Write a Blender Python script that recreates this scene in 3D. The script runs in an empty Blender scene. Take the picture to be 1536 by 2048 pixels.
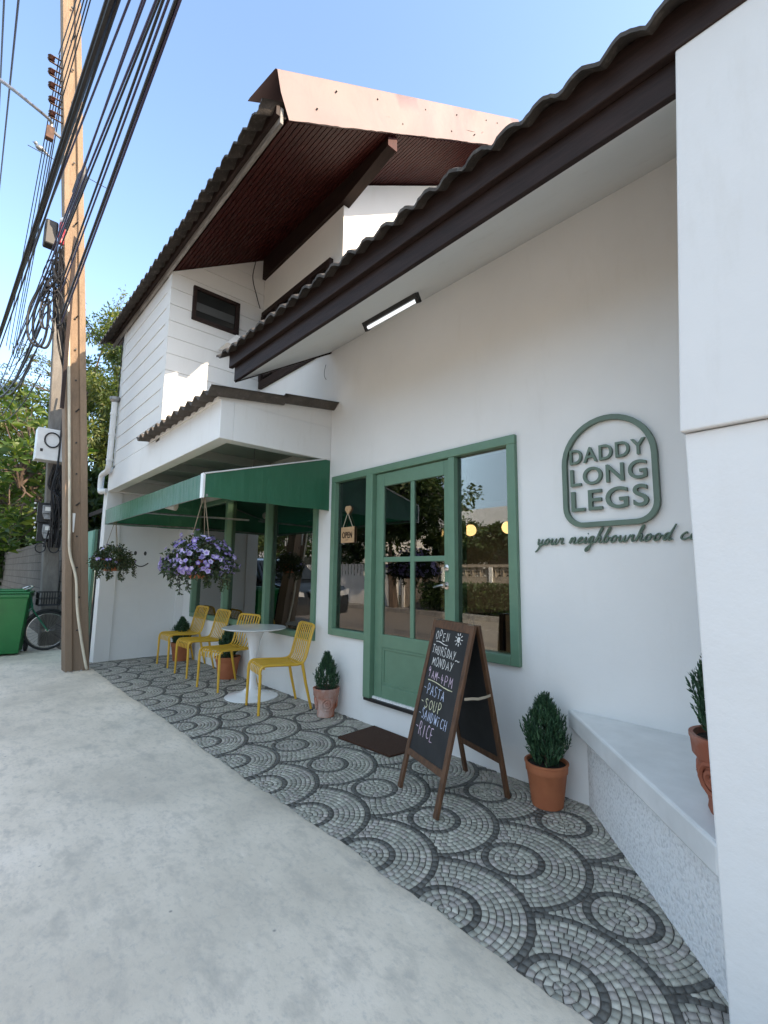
import bpy, bmesh, math, random
import numpy as np
from mathutils import Vector, Matrix
R = math.radians
random.seed(7); rng = np.random.default_rng(7)
SC = bpy.context.scene; COL = SC.collection
# ---------------------------------------------------------------- camera
cam = bpy.data.objects.new('camera', bpy.data.cameras.new('camera')); COL.objects.link(cam)
yaw, pitch, roll = R(47.6), R(7.42), R(0.683)
fw = Vector((-math.sin(yaw)*math.cos(pitch), math.cos(yaw)*math.cos(pitch), math.sin(pitch)))
r0 = Vector((math.cos(yaw), math.sin(yaw), 0)); u0 = r0.cross(fw)
rt = math.cos(roll)*r0 + math.sin(roll)*u0; up = -math.sin(roll)*r0 + math.cos(roll)*u0
cam.matrix_world = Matrix(((rt.x, up.x, -fw.x, 0), (rt.y, up.y, -fw.y, -2.954), (rt.z, up.z, -fw.z, 1.36), (0, 0, 0, 1)))
cam.data.sensor_fit = 'HORIZONTAL'; cam.data.sensor_width = 36; cam.data.lens = 944.2/1536*36
cam.data.clip_start = 0.05; cam.data.clip_end = 2000
SC.camera = cam
# ---------------------------------------------------------------- world, sun, exposure
SUN = Vector((1.0, 0.40, 0.75)).normalized()
el = math.asin(SUN.z); az = math.atan2(SUN.x, SUN.y)
W = bpy.data.worlds.new('World'); SC.world = W; W.use_nodes = True
nt = W.node_tree; nt.nodes.clear()
wo = nt.nodes.new('ShaderNodeOutputWorld'); bg = nt.nodes.new('ShaderNodeBackground')
sky = nt.nodes.new('ShaderNodeTexSky'); sky.sky_type = 'NISHITA'; sky.sun_disc = False
sky.sun_elevation = el; sky.sun_rotation = az; sky.air_density = 1.0; sky.dust_density = 1.4; sky.ozone_density = 1.2
# pale bright haze in the part of the sky behind the camera (over the street), clear blue elsewhere
tcw = nt.nodes.new('ShaderNodeTexCoord'); dt = nt.nodes.new('ShaderNodeVectorMath'); dt.operation = 'DOT_PRODUCT'
dt.inputs[1].default_value = Vector((0.40, -1.0, 0.05)).normalized(); nt.links.new(tcw.outputs['Generated'], dt.inputs[0])
mr = nt.nodes.new('ShaderNodeMapRange'); mr.interpolation_type = 'SMOOTHSTEP'; mr.inputs[1].default_value = -0.20; mr.inputs[2].default_value = 0.70
nt.links.new(dt.outputs['Value'], mr.inputs[0])
hz = nt.nodes.new('ShaderNodeMix'); hz.data_type = 'RGBA'; nt.links.new(mr.outputs[0], hz.inputs[0]); nt.links.new(sky.outputs[0], hz.inputs[6]); hz.inputs[7].default_value = (2.30, 2.98, 3.70, 1)
nt.links.new(hz.outputs[2], bg.inputs[0]); bg.inputs[1].default_value = 0.15
nt.links.new(bg.outputs[0], wo.inputs[0])
sl = bpy.data.lights.new('sun', 'SUN'); sl.energy = 3.0; sl.angle = R(0.5); sl.color = (1.0, 0.80, 0.58)
so = bpy.data.objects.new('sun', sl); COL.objects.link(so); so.location = (20, 10, 30)
so.rotation_euler = (-SUN).to_track_quat('-Z', 'Y').to_euler()
SC.view_settings.view_transform = 'Standard'; SC.view_settings.look = 'None'
SC.view_settings.exposure = 1.8; SC.view_settings.gamma = 1.0
SC.cycles.max_bounces = 10; SC.cycles.transparent_max_bounces = 16

# ---------------------------------------------------------------- materials
MATS = {}
def nodes(name):
    m = bpy.data.materials.new(name); m.use_nodes = True; n = m.node_tree
    return m, n, n.nodes['Principled BSDF'], n.nodes['Material Output']
def N(n, t, **kw):
    x = n.nodes.new(t)
    for k, v in kw.items(): setattr(x, k, v)
    return x
def mathn(n, op, a, b=None):
    x = N(n, 'ShaderNodeMath', operation=op)
    for i, v in enumerate((a, b)):
        if v is None: continue
        if isinstance(v, (int, float)): x.inputs[i].default_value = v
        else: n.links.new(v, x.inputs[i])
    return x.outputs[0]
def c4(c): return (*c, 1.0)
def noise(n, scale, detail=4, rough=.55, vec=None, mp=None):
    x = N(n, 'ShaderNodeTexNoise'); x.inputs['Scale'].default_value = scale
    x.inputs['Detail'].default_value = detail; x.inputs['Roughness'].default_value = rough
    if vec is None:
        vec = N(n, 'ShaderNodeTexCoord').outputs['Object']
    if mp is not None:
        q = N(n, 'ShaderNodeMapping'); q.inputs['Scale'].default_value = mp
        n.links.new(vec, q.inputs['Vector']); vec = q.outputs[0]
    n.links.new(vec, x.inputs['Vector']); return x.outputs['Fac']
def ramp(n, fac, stops):
    r = N(n, 'ShaderNodeValToRGB'); e = r.color_ramp.elements
    while len(e) < len(stops): e.new(0.5)
    for i, (p, c) in enumerate(stops): e[i].position = p; e[i].color = c4(c)
    n.links.new(fac, r.inputs[0]); return r.outputs[0]
def mixc(n, fac, a, b, bt='MIX'):
    x = N(n, 'ShaderNodeMix', data_type='RGBA', blend_type=bt)
    for s, v in ((x.inputs[0], fac), (x.inputs[6], a), (x.inputs[7], b)):
        if isinstance(v, (int, float)): s.default_value = v
        elif isinstance(v, tuple): s.default_value = c4(v)
        else: n.links.new(v, s)
    return x.outputs[2]
def bump(n, p, h, strength=.3, dist=.01):
    b = N(n, 'ShaderNodeBump'); b.inputs['Strength'].default_value = strength; b.inputs['Distance'].default_value = dist
    n.links.new(h, b.inputs['Height']); n.links.new(b.outputs[0], p.inputs['Normal'])
def mk(name, c1, c2=None, rough=.6, metal=0, nscale=6, lo=.35, hi=.65, bs=None, bst=.2, bd=.005, mp=None, coat=0, spec=.5, detail=5):
    m, n, p, o = nodes(name)
    p.inputs['Roughness'].default_value = rough; p.inputs['Metallic'].default_value = metal
    p.inputs['Coat Weight'].default_value = coat; p.inputs['Specular IOR Level'].default_value = spec
    if c2 is None: c2 = tuple(x*.86 for x in c1)
    f = noise(n, nscale, detail, .6, mp=mp)
    n.links.new(ramp(n, f, [(lo, c1), (hi, c2)]), p.inputs['Base Color'])
    if bs: bump(n, p, noise(n, bs, 6, .6, mp=mp), bst, bd)
    MATS[name] = m; return m
def paint_wall(name, c, stain=.03, bs=40, bst=.25, bd=.004):
    m, n, p, o = nodes(name); p.inputs['Roughness'].default_value = .75
    a = noise(n, 1.3, 5, .6); b = noise(n, 55, 3, .5); s = noise(n, 4.0, 6, .7, mp=(1.6, 1.6, .35))
    col = ramp(n, a, [(.3, tuple(x*.94 for x in c)), (.7, c)])
    col = mixc(n, ramp(n, s, [(.56, (0, 0, 0)), (.8, (stain*6,)*3)]), col, tuple(x*q for x, q in zip(c, (.72, .69, .63))))
    n.links.new(col, p.inputs['Base Color'])
    h = mathn(n, 'ADD', mathn(n, 'ADD', mathn(n, 'MULTIPLY', noise(n, bs, 6, .65), .8), mathn(n, 'MULTIPLY', noise(n, 9, 3, .5), .9)), mathn(n, 'MULTIPLY', noise(n, 2.2, 4, .5), 4.0))
    bump(n, p, h, bst, bd); MATS[name] = m; return m
paint_wall('white_wall', (.80, .80, .79), .03, 45, .22, .004)
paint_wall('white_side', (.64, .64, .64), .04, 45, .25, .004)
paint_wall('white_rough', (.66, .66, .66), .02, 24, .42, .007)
paint_wall('white_siding', (.74, .735, .72), .04, 30, .12, .003)
paint_wall('white_soffit', (.70, .70, .68), .06, 30, .12, .003)
paint_wall('canopy_white', (.76, .76, .75), .06, 30, .15, .003)
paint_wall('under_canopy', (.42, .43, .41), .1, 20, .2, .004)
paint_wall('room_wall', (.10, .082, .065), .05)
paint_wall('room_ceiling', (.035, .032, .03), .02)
mk('room_floor', (.12, .10, .085), rough=.4)
mk('green_frame', (.130, .240, .160), (.118, .218, .145), rough=.42, nscale=9, bs=60, bst=.05, bd=.002)
mk('green_panel', (.20, .42, .33), (.17, .36, .28), rough=.5, nscale=4)
mk('dark_brown', (.030, .017, .014), (.017, .010, .009), rough=.6, spec=.2, nscale=3, mp=(1, 8, 8), bs=30, bst=.2)
mk('brown_board', (.030, .018, .016), (.017, .011, .010), rough=.6, spec=.2, nscale=5, mp=(1, 10, 10), bs=40, bst=.25)
mk('maroon_slat', (.062, .012, .010), (.036, .009, .008), rough=.6, spec=.15, nscale=7, mp=(.6, 6, 6))
mk('weathered_board', (.30, .285, .27), (.10, .09, .085), rough=.8, nscale=6, lo=.4, hi=.68, mp=(.5, 3, 5), bs=30, bst=.3)
mk('dark_metal', (.02, .02, .021), rough=.45)
mk('black_plastic', (.012, .012, .013), rough=.5)
mk('black_cable', (.010, .010, .012), rough=.55)
mk('purple_cable', (.035, .028, .075), rough=.5)
mk('white_plastic', (.78, .78, .77), rough=.35)
mk('cream_plastic', (.62, .58, .47), (.5, .46, .38), rough=.45)
mk('grey_metal', (.33, .34, .35), (.2, .2, .2), rough=.45, metal=.7, nscale=14)
mk('steel', (.55, .53, .5), rough=.25, metal=1.0)
mk('rust', (.13, .065, .04), (.06, .035, .025), rough=.8, nscale=20)
mk('insulator_brown', (.05, .018, .014), rough=.25)
mk('yellow_plastic', (.66, .395, .040), (.61, .36, .034), rough=.42, nscale=12)
mk('white_gloss', (.80, .80, .80), (.77, .77, .77), rough=.18, coat=.3)
mk('bark', (.14, .10, .075), (.06, .045, .035), rough=.9, nscale=9, mp=(2, 2, .5), bs=18, bst=.6, bd=.02)
mk('soil', (.035, .024, .017), (.015, .010, .008), rough=.95, nscale=30, bs=60, bst=.9, bd=.01)
mk('terracotta', (.43, .150, .065), (.36, .115, .05), rough=.75, nscale=7, bs=50, bst=.15)
mk('bin_green', (.008, .145, .035), (.006, .115, .028), rough=.38, nscale=3)
mk('rubber', (.02, .02, .022), rough=.7)
mk('bike_green', (.02, .16, .09), rough=.3, coat=.4)
mk('bike_red', (.35, .02, .03), rough=.4)
mk('sign_green', (.125, .185, .140), rough=.45)
mk('blackboard', (.010, .010, .011), (.020, .020, .021), rough=.62, nscale=5)
mk('chalk', (.80, .79, .76), (.55, .54, .52), rough=.95, nscale=60, lo=.45, hi=.6)
mk('chalk_pink', (.72, .55, .68), (.5, .38, .47), rough=.95, nscale=60, lo=.45, hi=.6)
mk('chalk_yellow', (.78, .76, .52), (.55, .53, .36), rough=.95, nscale=60, lo=.45, hi=.6)
mk('chalk_blue', (.58, .64, .82), (.4, .45, .6), rough=.95, nscale=60, lo=.45, hi=.6)
mk('board_wood', (.125, .058, .026), (.065, .030, .014), rough=.55, nscale=7, mp=(6, 6, .8), bs=50, bst=.2)
mk('pale_wood', (.52, .34, .19), (.42, .26, .13), rough=.6, nscale=12, mp=(1, 1, 5))
mk('cloth_strap', (.42, .36, .27), rough=.9)
mk('coir', (.075, .030, .014), (.035, .014, .007), rough=1, nscale=120, bs=220, bst=1.0, bd=.01)
mk('dark_window', (.02, .022, .022), rough=.12)
mk('smile_grey', (.06, .06, .06), rough=.7)
mk('louvre_glass', (.045, .05, .05), rough=.3)
mk('rope', (.22, .17, .11), rough=.9)
mk('petunia', (.21, .12, .52), (.52, .44, .75), rough=.6, nscale=25, lo=.45, hi=.62)
mk('petunia_pale', (.62, .58, .75), (.30, .20, .58), rough=.6, nscale=25, lo=.45, hi=.62)
mk('skin', (.42, .25, .17), rough=.55)
mk('dark_cloth', (.016, .015, .018), rough=.9)
mk('hair', (.008, .006, .005), rough=.5)
mk('car_paint', (.02, .024, .03), rough=.25, coat=.8)
mk('chrome', (.8, .8, .8), rough=.1, metal=1)
mk('plate', (.75, .74, .70), rough=.4)
mk('headlight_lens', (.55, .57, .6), rough=.08, spec=.8)
mk('house_white', (.84, .83, .80), (.74, .73, .70), rough=.8, nscale=2)
mk('kerb', (.36, .35, .33), (.2, .19, .18), rough=.9, nscale=8)
mk('shed_roof', (.06, .05, .045), (.03, .027, .025), rough=.9, nscale=12)
mk('towel', (.80, .80, .79), rough=.9, bs=90, bst=.3)
# metal flashing, pinkish brown with dents
m, n, p, o = nodes('pink_metal'); MATS['pink_metal'] = m
p.inputs['Metallic'].default_value = 0; p.inputs['Roughness'].default_value = .55; p.inputs['Specular IOR Level'].default_value = .25
n.links.new(ramp(n, noise(n, 1.1, 3, .5), [(.3, (.205, .150, .148)), (.7, (.178, .124, .120))]), p.inputs['Base Color'])
h = mathn(n, 'ADD', noise(n, 2.6, 3, .5), mathn(n, 'MULTIPLY', noise(n, 9, 2, .5), .25)); bump(n, p, h, .16, .08)
# roof tiles: grey brown with lichen
def tile_mat(name, a, b, l):
    m, n, p, o = nodes(name); p.inputs['Roughness'].default_value = .88
    c = ramp(n, noise(n, 7, 6, .7), [(.3, a), (.7, b)])
    c = mixc(n, ramp(n, noise(n, 22, 5, .7), [(.55, (0, 0, 0)), (.72, (.7,)*3)]), c, l)
    n.links.new(c, p.inputs['Base Color']); bump(n, p, noise(n, 45, 6, .7), .5, .012); MATS[name] = m
tile_mat('roof_tile', (.075, .064, .055), (.03, .026, .023), (.16, .145, .125))
tile_mat('corrugated', (.105, .090, .078), (.055, .048, .042), (.15, .135, .12))
# concrete pavement
m, n, p, o = nodes('concrete'); MATS['concrete'] = m; p.inputs['Roughness'].default_value = .78
big = noise(n, .9, 6, .62); mid = noise(n, 4.5, 7, .68, mp=(1.0, 1.7, 1)); fine = noise(n, 38, 6, .7)
c = ramp(n, big, [(.30, (.47, .412, .335)), (.47, (.60, .53, .432)), (.56, (.665, .585, .48)), (.70, (.735, .652, .55))])
c = mixc(n, ramp(n, mid, [(.34, (.62,)*3), (.50, (0, 0, 0))]), c, (.40, .365, .31))
c = mixc(n, ramp(n, noise(n, 13, 7, .72, mp=(1, 2.2, 1)), [(.34, (.5,)*3), (.48, (0, 0, 0))]), c, (.42, .38, .33))
c = mixc(n, ramp(n, mid, [(.62, (0, 0, 0)), (.82, (.7,)*3)]), c, (.80, .72, .62))
c = mixc(n, ramp(n, noise(n, 2.3, 4, .55, mp=(1, 1, 1)), [(.58, (0, 0, 0)), (.74, (.30,)*3)]), c, (.45, .395, .32))
c = mixc(n, ramp(n, fine, [(.30, (.35,)*3), (.46, (0, 0, 0))]), c, (.30, .30, .29))
spots = N(n, 'ShaderNodeTexVoronoi'); spots.inputs['Scale'].default_value = 5.5
tcv = N(n, 'ShaderNodeTexCoord'); n.links.new(tcv.outputs['Object'], spots.inputs['Vector'])
c = mixc(n, ramp(n, spots.outputs['Distance'], [(.018, (.8,)*3), (.05, (0, 0, 0))]), c, (.20, .19, .18))
n.links.new(c, p.inputs['Base Color'])
bump(n, p, mathn(n, 'ADD', mathn(n, 'MULTIPLY', mid, .6), mathn(n, 'MULTIPLY', fine, .5)), .30, .014)
# asphalt
m, n, p, o = nodes('asphalt'); MATS['asphalt'] = m; p.inputs['Roughness'].default_value = .9
n.links.new(ramp(n, noise(n, 3, 7, .7), [(.3, (.20, .175, .15)), (.7, (.27, .24, .205))]), p.inputs['Base Color']); bump(n, p, noise(n, 120, 3, .6), .5, .01)
m, n, p, o = nodes('earth'); MATS['earth'] = m; p.inputs['Roughness'].default_value = .95
n.links.new(ramp(n, noise(n, .7, 7, .7), [(.35, (.12, .10, .065)), (.65, (.07, .085, .035))]), p.inputs['Base Color'])
# pole concrete
m, n, p, o = nodes('pole_concrete'); MATS['pole_concrete'] = m; p.inputs['Roughness'].default_value = .9
c = ramp(n, noise(n, 3, 8, .75, mp=(4, 4, .8)), [(.28, (.33, .235, .16)), (.52, (.26, .185, .125)), (.75, (.17, .125, .09))])
c = mixc(n, ramp(n, noise(n, 30, 6, .75), [(.56, (0, 0, 0)), (.70, (.75,)*3)]), c, (.17, .125, .09))
gx = N(n, 'ShaderNodeTexCoord'); sep = N(n, 'ShaderNodeSeparateXYZ'); n.links.new(gx.outputs['Object'], sep.inputs[0])
zf = mathn(n, 'ADD', sep.outputs[2], mathn(n, 'MULTIPLY', noise(n, 4, 5, .7), .9))
c = mixc(n, ramp(n, mathn(n, 'MULTIPLY', zf, .2), [(.18, (.85,)*3), (.95, (0, 0, 0))]), c, (.19, .14, .10))  # shade on the lower shaft painted into the colour, fading out upwards
n.links.new(c, p.inputs['Base Color']); bump(n, p, noise(n, 35, 7, .75), .7, .012)
m, n, p, o = nodes('old_concrete'); MATS['old_concrete'] = m; p.inputs['Roughness'].default_value = .92
c = ramp(n, noise(n, 5, 7, .7, mp=(2, 2, .5)), [(.3, (.24, .225, .20)), (.7, (.12, .11, .10))])
n.links.new(c, p.inputs['Base Color']); bump(n, p, noise(n, 35, 7, .75), .6, .012)
# rough spatter-dash stucco of the bench
m, n, p, o = nodes('spatter_stucco'); MATS['spatter_stucco'] = m; p.inputs['Roughness'].default_value = .85
v = N(n, 'ShaderNodeTexVoronoi', feature='SMOOTH_F1'); v.inputs['Scale'].default_value = 85
tc = N(n, 'ShaderNodeTexCoord'); n.links.new(tc.outputs['Object'], v.inputs['Vector'])
hh = mathn(n, 'ADD', mathn(n, 'MULTIPLY', v.outputs['Distance'], -1.0), mathn(n, 'MULTIPLY', noise(n, 60, 5, .7), 1.6))
n.links.new(ramp(n, hh, [(.05, (.68, .68, .68)), (.40, (.88, .88, .88))]), p.inputs['Base Color'])
bump(n, p, hh, .55, .014)
mk('bench_slab', (.72, .725, .72), (.58, .585, .58), rough=.35, nscale=3.2, lo=.4, hi=.7, bs=12, bst=.1)
# block wall
def block_mat(name, c1, c2, mo, bw, bh, ofs=.5):
    m, n, p, o = nodes(name); p.inputs['Roughness'].default_value = .9
    tc = N(n, 'ShaderNodeTexCoord'); sx = N(n, 'ShaderNodeSeparateXYZ'); cx = N(n, 'ShaderNodeCombineXYZ')
    n.links.new(tc.outputs['Object'], sx.inputs[0]); n.links.new(sx.outputs[0], cx.inputs[0]); n.links.new(sx.outputs[2], cx.inputs[1])
    b = N(n, 'ShaderNodeTexBrick'); n.links.new(cx.outputs[0], b.inputs['Vector']); b.offset = ofs
    b.inputs['Color1'].default_value = c4(c1); b.inputs['Color2'].default_value = c4(c2); b.inputs['Mortar'].default_value = c4(mo)
    b.inputs['Scale'].default_value = 1; b.inputs['Mortar Size'].default_value = .009
    b.inputs['Brick Width'].default_value = bw; b.inputs['Row Height'].default_value = bh
    c = mixc(n, ramp(n, noise(n, 5, 7, .7), [(.4, (0, 0, 0)), (.75, (.75,)*3)]), b.outputs['Color'], tuple(x*.55 for x in c1))
    n.links.new(c, p.inputs['Base Color'])
    bump(n, p, mathn(n, 'ADD', mathn(n, 'MULTIPLY', b.outputs['Fac'], -.7), mathn(n, 'MULTIPLY', noise(n, 60, 5, .7), .35)), .7, .01); MATS[name] = m
block_mat('grey_block', (.17, .155, .135), (.135, .12, .105), (.055, .05, .045), .40, .19)
block_mat('tan_block', (.42, .36, .29), (.37, .31, .25), (.24, .20, .165), .9, .42)
block_mat('counter_tile', (.50, .44, .37), (.40, .35, .29), (.62, .60, .56), .07, .30, 0)
# awning canvas
m, n, p, o = nodes('awning_canvas'); MATS['awning_canvas'] = m; p.inputs['Roughness'].default_value = .42; p.inputs['Coat Weight'].default_value = .25; p.inputs['Coat Roughness'].default_value = .4
n.links.new(ramp(n, noise(n, 2, 5, .6), [(.3, (.028, .145, .078)), (.7, (.022, .12, .062))]), p.inputs['Base Color'])
bump(n, p, mathn(n, 'ADD', mathn(n, 'ADD', noise(n, 3, 3, .5), mathn(n, 'MULTIPLY', noise(n, 5, 2, .4, mp=(3, 3, .5)), .6)), mathn(n, 'MULTIPLY', noise(n, 250, 2, .5), .06)), .4, .06)
tl = N(n, 'ShaderNodeBsdfTranslucent'); tl.inputs[0].default_value = (.05, .30, .16, 1); ms = N(n, 'ShaderNodeMixShader'); ms.inputs[0].default_value = .2
n.links.new(p.outputs[0], ms.inputs[1]); n.links.new(tl.outputs[0], ms.inputs[2]); n.links.new(ms.outputs[0], o.inputs[0])
# glass: thin pane
m, n, p, o = nodes('glass'); MATS['glass'] = m; n.nodes.remove(p)
fr = N(n, 'ShaderNodeFresnel'); fr.inputs['IOR'].default_value = 1.52
fac = mathn(n, 'ADD', mathn(n, 'MULTIPLY', fr.outputs[0], 1.7), .055)
tr = N(n, 'ShaderNodeBsdfTransparent'); tr.inputs[0].default_value = (.72, .75, .73, 1)
gl = N(n, 'ShaderNodeBsdfGlossy'); gl.inputs['Roughness'].default_value = .0; gl.inputs[0].default_value = (.95, .95, .93, 1)
mx = N(n, 'ShaderNodeMixShader'); n.links.new(fac, mx.inputs[0]); n.links.new(tr.outputs[0], mx.inputs[1]); n.links.new(gl.outputs[0], mx.inputs[2]); n.links.new(mx.outputs[0], o.inputs[0])
def emit(name, col, s):
    m, n, p, o = nodes(name); p.inputs['Base Color'].default_value = c4(col); p.inputs['Emission Color'].default_value = c4(col); p.inputs['Emission Strength'].default_value = s; MATS[name] = m
emit('globe_light', (1.0, .60, .25), 1.1); emit('strip_light', (1.0, .72, .42), 1.6); emit('tube_light', (.93, .97, 1.0), .27)
# leaves: per-leaf tint attribute
def leaf_mat(name, stops, trans=.3, rough=.5, tcol=None):
    m, n, p, o = nodes(name); p.inputs['Roughness'].default_value = rough
    at = N(n, 'ShaderNodeAttribute'); at.attribute_name = 'tint'
    c = ramp(n, at.outputs['Fac'], stops); n.links.new(c, p.inputs['Base Color'])
    tl = N(n, 'ShaderNodeBsdfTranslucent')
    n.links.new(mixc(n, 1.0, c, tcol or (1.6, 1.5, .6), 'MULTIPLY'), tl.inputs[0])
    ms = N(n, 'ShaderNodeMixShader'); ms.inputs[0].default_value = trans
    n.links.new(p.outputs[0], ms.inputs[1]); n.links.new(tl.outputs[0], ms.inputs[2]); n.links.new(ms.outputs[0], o.inputs[0]); MATS[name] = m
leaf_mat('leaf_frangipani', [(0, (.030, .065, .016)), (.5, (.070, .13, .028)), (1, (.21, .25, .055))], .45)
leaf_mat('leaf_feathery', [(0, (.030, .060, .018)), (.5, (.085, .125, .034)), (1, (.20, .20, .060))], .48)
leaf_mat('leaf_dark', [(0, (.018, .038, .012)), (.6, (.045, .085, .022)), (1, (.11, .13, .035))], .3)
leaf_mat('leaf_conifer', [(0, (.010, .036, .017)), (.55, (.026, .078, .036)), (1, (.065, .135, .060))], .1, .6)
leaf_mat('leaf_basket', [(0, (.020, .035, .016)), (.6, (.035, .065, .024)), (1, (.08, .095, .045))], .2)
leaf_mat('flower', [(0, (.15, .085, .38)), (.5, (.30, .21, .56)), (1, (.70, .66, .80))], .25, .6, (1, 1, 1))
# stones of the patio
m, n, p, o = nodes('mosaic_stone'); MATS['mosaic_stone'] = m; p.inputs['Roughness'].default_value = .55
at = N(n, 'ShaderNodeAttribute'); at.attribute_name = 'stone'
c = mixc(n, ramp(n, noise(n, 70, 5, .7), [(.35, (.0,)*3), (.75, (.45,)*3)]), at.outputs['Color'], (.16, .16, .15))
c = mixc(n, ramp(n, noise(n, 1.4, 5, .6), [(.45, (0,)*3), (.75, (.35,)*3)]), c, (.17, .165, .15))
n.links.new(c, p.inputs['Base Color']); bump(n, p, noise(n, 90, 5, .6), .25, .003)
mk('grout', (.12, .108, .095), (.07, .063, .055), rough=.9, nscale=14)
mk('seam', (.34, .34, .31), rough=.9)
# whitewashed terracotta
m, n, p, o = nodes('washed_terracotta'); MATS['washed_terracotta'] = m; p.inputs['Roughness'].default_value = .8
n.links.new(mixc(n, ramp(n, noise(n, 6, 6, .65, mp=(1, 1, .7)), [(.38, (0,)*3), (.62, (.8,)*3)]), (.36, .115, .055), (.55, .44, .40)), p.inputs['Base Color']); bump(n, p, noise(n, 40, 5, .6), .3, .006)
m, n, p, o = nodes('aged_terracotta'); MATS['aged_terracotta'] = m; p.inputs['Roughness'].default_value = .8
n.links.new(mixc(n, ramp(n, noise(n, 7, 6, .65), [(.48, (0,)*3), (.74, (.6,)*3)]), (.27, .085, .045), (.42, .30, .26)), p.inputs['Base Color']); bump(n, p, noise(n, 40, 5, .6), .3, .006)

# ---------------------------------------------------------------- mesh helpers
ORG = {}
class MB:
    def __init__(s): s.v = []; s.f = []; s.m = []
    def add(s, vs, fs, mi=0):
        b = len(s.v); s.v += [tuple(x) for x in vs]; s.f += [tuple(i+b for i in q) for q in fs]; s.m += [mi]*len(fs); return s
    def box(s, x0, x1, y0, y1, z0, z1, mi=0, M=None):
        vs = [(x, y, z) for z in (z0, z1) for y in (y0, y1) for x in (x0, x1)]
        if M is not None: vs = [M @ Vector(q) for q in vs]
        return s.add(vs, [(0, 2, 3, 1), (4, 5, 7, 6), (0, 1, 5, 4), (2, 6, 7, 3), (0, 4, 6, 2), (1, 3, 7, 5)], mi)
    def bar(s, a, b, w, h, upv=(0, 0, 1), mi=0):
        a, b = Vector(a), Vector(b); d = (b-a).normalized(); u = Vector(upv)
        sd = d.cross(u); sd = sd.normalized() if sd.length > 1e-6 else Vector((1, 0, 0)); u = sd.cross(d)
        vs = [p + sd*i*w/2 + u*j*h/2 for p in (a, b) for i, j in ((-1, -1), (1, -1), (1, 1), (-1, 1))]
        return s.add(vs, [(3, 2, 1, 0), (4, 5, 6, 7), (0, 1, 5, 4), (1, 2, 6, 5), (2, 3, 7, 6), (3, 0, 4, 7)], mi)
    def tube(s, pts, r, n=8, cap=True, mi=0, sq=None):
        pts = [Vector(p) for p in pts]; k = len(pts); rs = r if isinstance(r, (list, tuple)) else [r]*k
        t0 = (pts[1]-pts[0]).normalized(); u = t0.orthogonal().normalized(); vs = []
        if sq is not None:
            u = (Vector(sq) - t0*Vector(sq).dot(t0)).normalized()
        for i in range(k):
            t = (pts[min(i+1, k-1)]-pts[max(i-1, 0)]).normalized(); u = (u - t*u.dot(t)).normalized(); w = t.cross(u)
            ph = math.pi/4 if n == 4 else 0
            vs += [pts[i] + (u*math.cos(ph+2*math.pi*j/n) + w*math.sin(ph+2*math.pi*j/n))*rs[i] for j in range(n)]
        fs = [(i*n+j, i*n+(j+1) % n, (i+1)*n+(j+1) % n, (i+1)*n+j) for i in range(k-1) for j in range(n)]
        if cap: fs += [tuple(range(n))[::-1], tuple((k-1)*n+j for j in range(n))]
        return s.add(vs, fs, mi)
    def lathe(s, prof, c=(0, 0, 0), n=28, mi=0):
        vs = []; fs = []; k = len(prof)
        for r, z in prof: vs += [(c[0]+r*math.cos(2*math.pi*j/n), c[1]+r*math.sin(2*math.pi*j/n), c[2]+z) for j in range(n)]
        fs = [(i*n+j, i*n+(j+1) % n, (i+1)*n+(j+1) % n, (i+1)*n+j) for i in range(k-1) for j in range(n)]
        if prof[0][0] > 1e-5: fs.append(tuple(range(n))[::-1])
        if prof[-1][0] > 1e-5: fs.append(tuple((k-1)*n+j for j in range(n)))
        return s.add(vs, fs, mi)
    def prism(s, poly, f0, f1, mi=0):
        k = len(poly); vs = [f0(*q) for q in poly]+[f1(*q) for q in poly]
        return s.add(vs, [tuple(range(k))[::-1], tuple(range(k, 2*k))]+[(i, (i+1) % k, k+(i+1) % k, k+i) for i in range(k)], mi)
    def sphere(s, c, r, n=14, mi=0, sc=(1, 1, 1)):
        vs = [(c[0], c[1], c[2]-r*sc[2])]; h = n//2
        for i in range(1, h):
            a = -math.pi/2+math.pi*i/h
            vs += [(c[0]+r*sc[0]*math.cos(a)*math.cos(2*math.pi*j/n), c[1]+r*sc[1]*math.cos(a)*math.sin(2*math.pi*j/n), c[2]+r*sc[2]*math.sin(a)) for j in range(n)]
        vs.append((c[0], c[1], c[2]+r*sc[2])); t = len(vs)-1
        fs = [(0, 1+(j+1) % n, 1+j) for j in range(n)]
        fs += [(1+i*n+j, 1+i*n+(j+1) % n, 1+(i+1)*n+(j+1) % n, 1+(i+1)*n+j) for i in range(h-2) for j in range(n)]
        fs += [(1+(h-2)*n+j, 1+(h-2)*n+(j+1) % n, t) for j in range(n)]
        return s.add(vs, fs, mi)
    def build(s, name, mat, parent=None, smooth=False, bevel=0, local=False, fix=True):
        me = bpy.data.meshes.new(name); o = Vector((0, 0, 0))
        if parent is not None: o = ORG.get(parent.name, o)
        vs = s.v if local else [(x-o.x, y-o.y, z-o.z) for x, y, z in s.v]
        me.from_pydata(vs, [], s.f)
        for q in (mat if isinstance(mat, (list, tuple)) else [mat]): me.materials.append(MATS[q])
        me.polygons.foreach_set('material_index', s.m)
        if fix:
            b = bmesh.new(); b.from_mesh(me); bmesh.ops.recalc_face_normals(b, faces=b.faces); b.to_mesh(me); b.free()
        if smooth: smooth_by_angle(me, 40)
        ob = bpy.data.objects.new(name, me); COL.objects.link(ob)
        if parent is not None: ob.parent = parent; ORG[ob.name] = o
        if bevel:
            bv = ob.modifiers.new('bevel', 'BEVEL'); bv.width = bevel; bv.segments = 2; bv.limit_method = 'ANGLE'; bv.angle_limit = R(50)
        return ob
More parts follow.
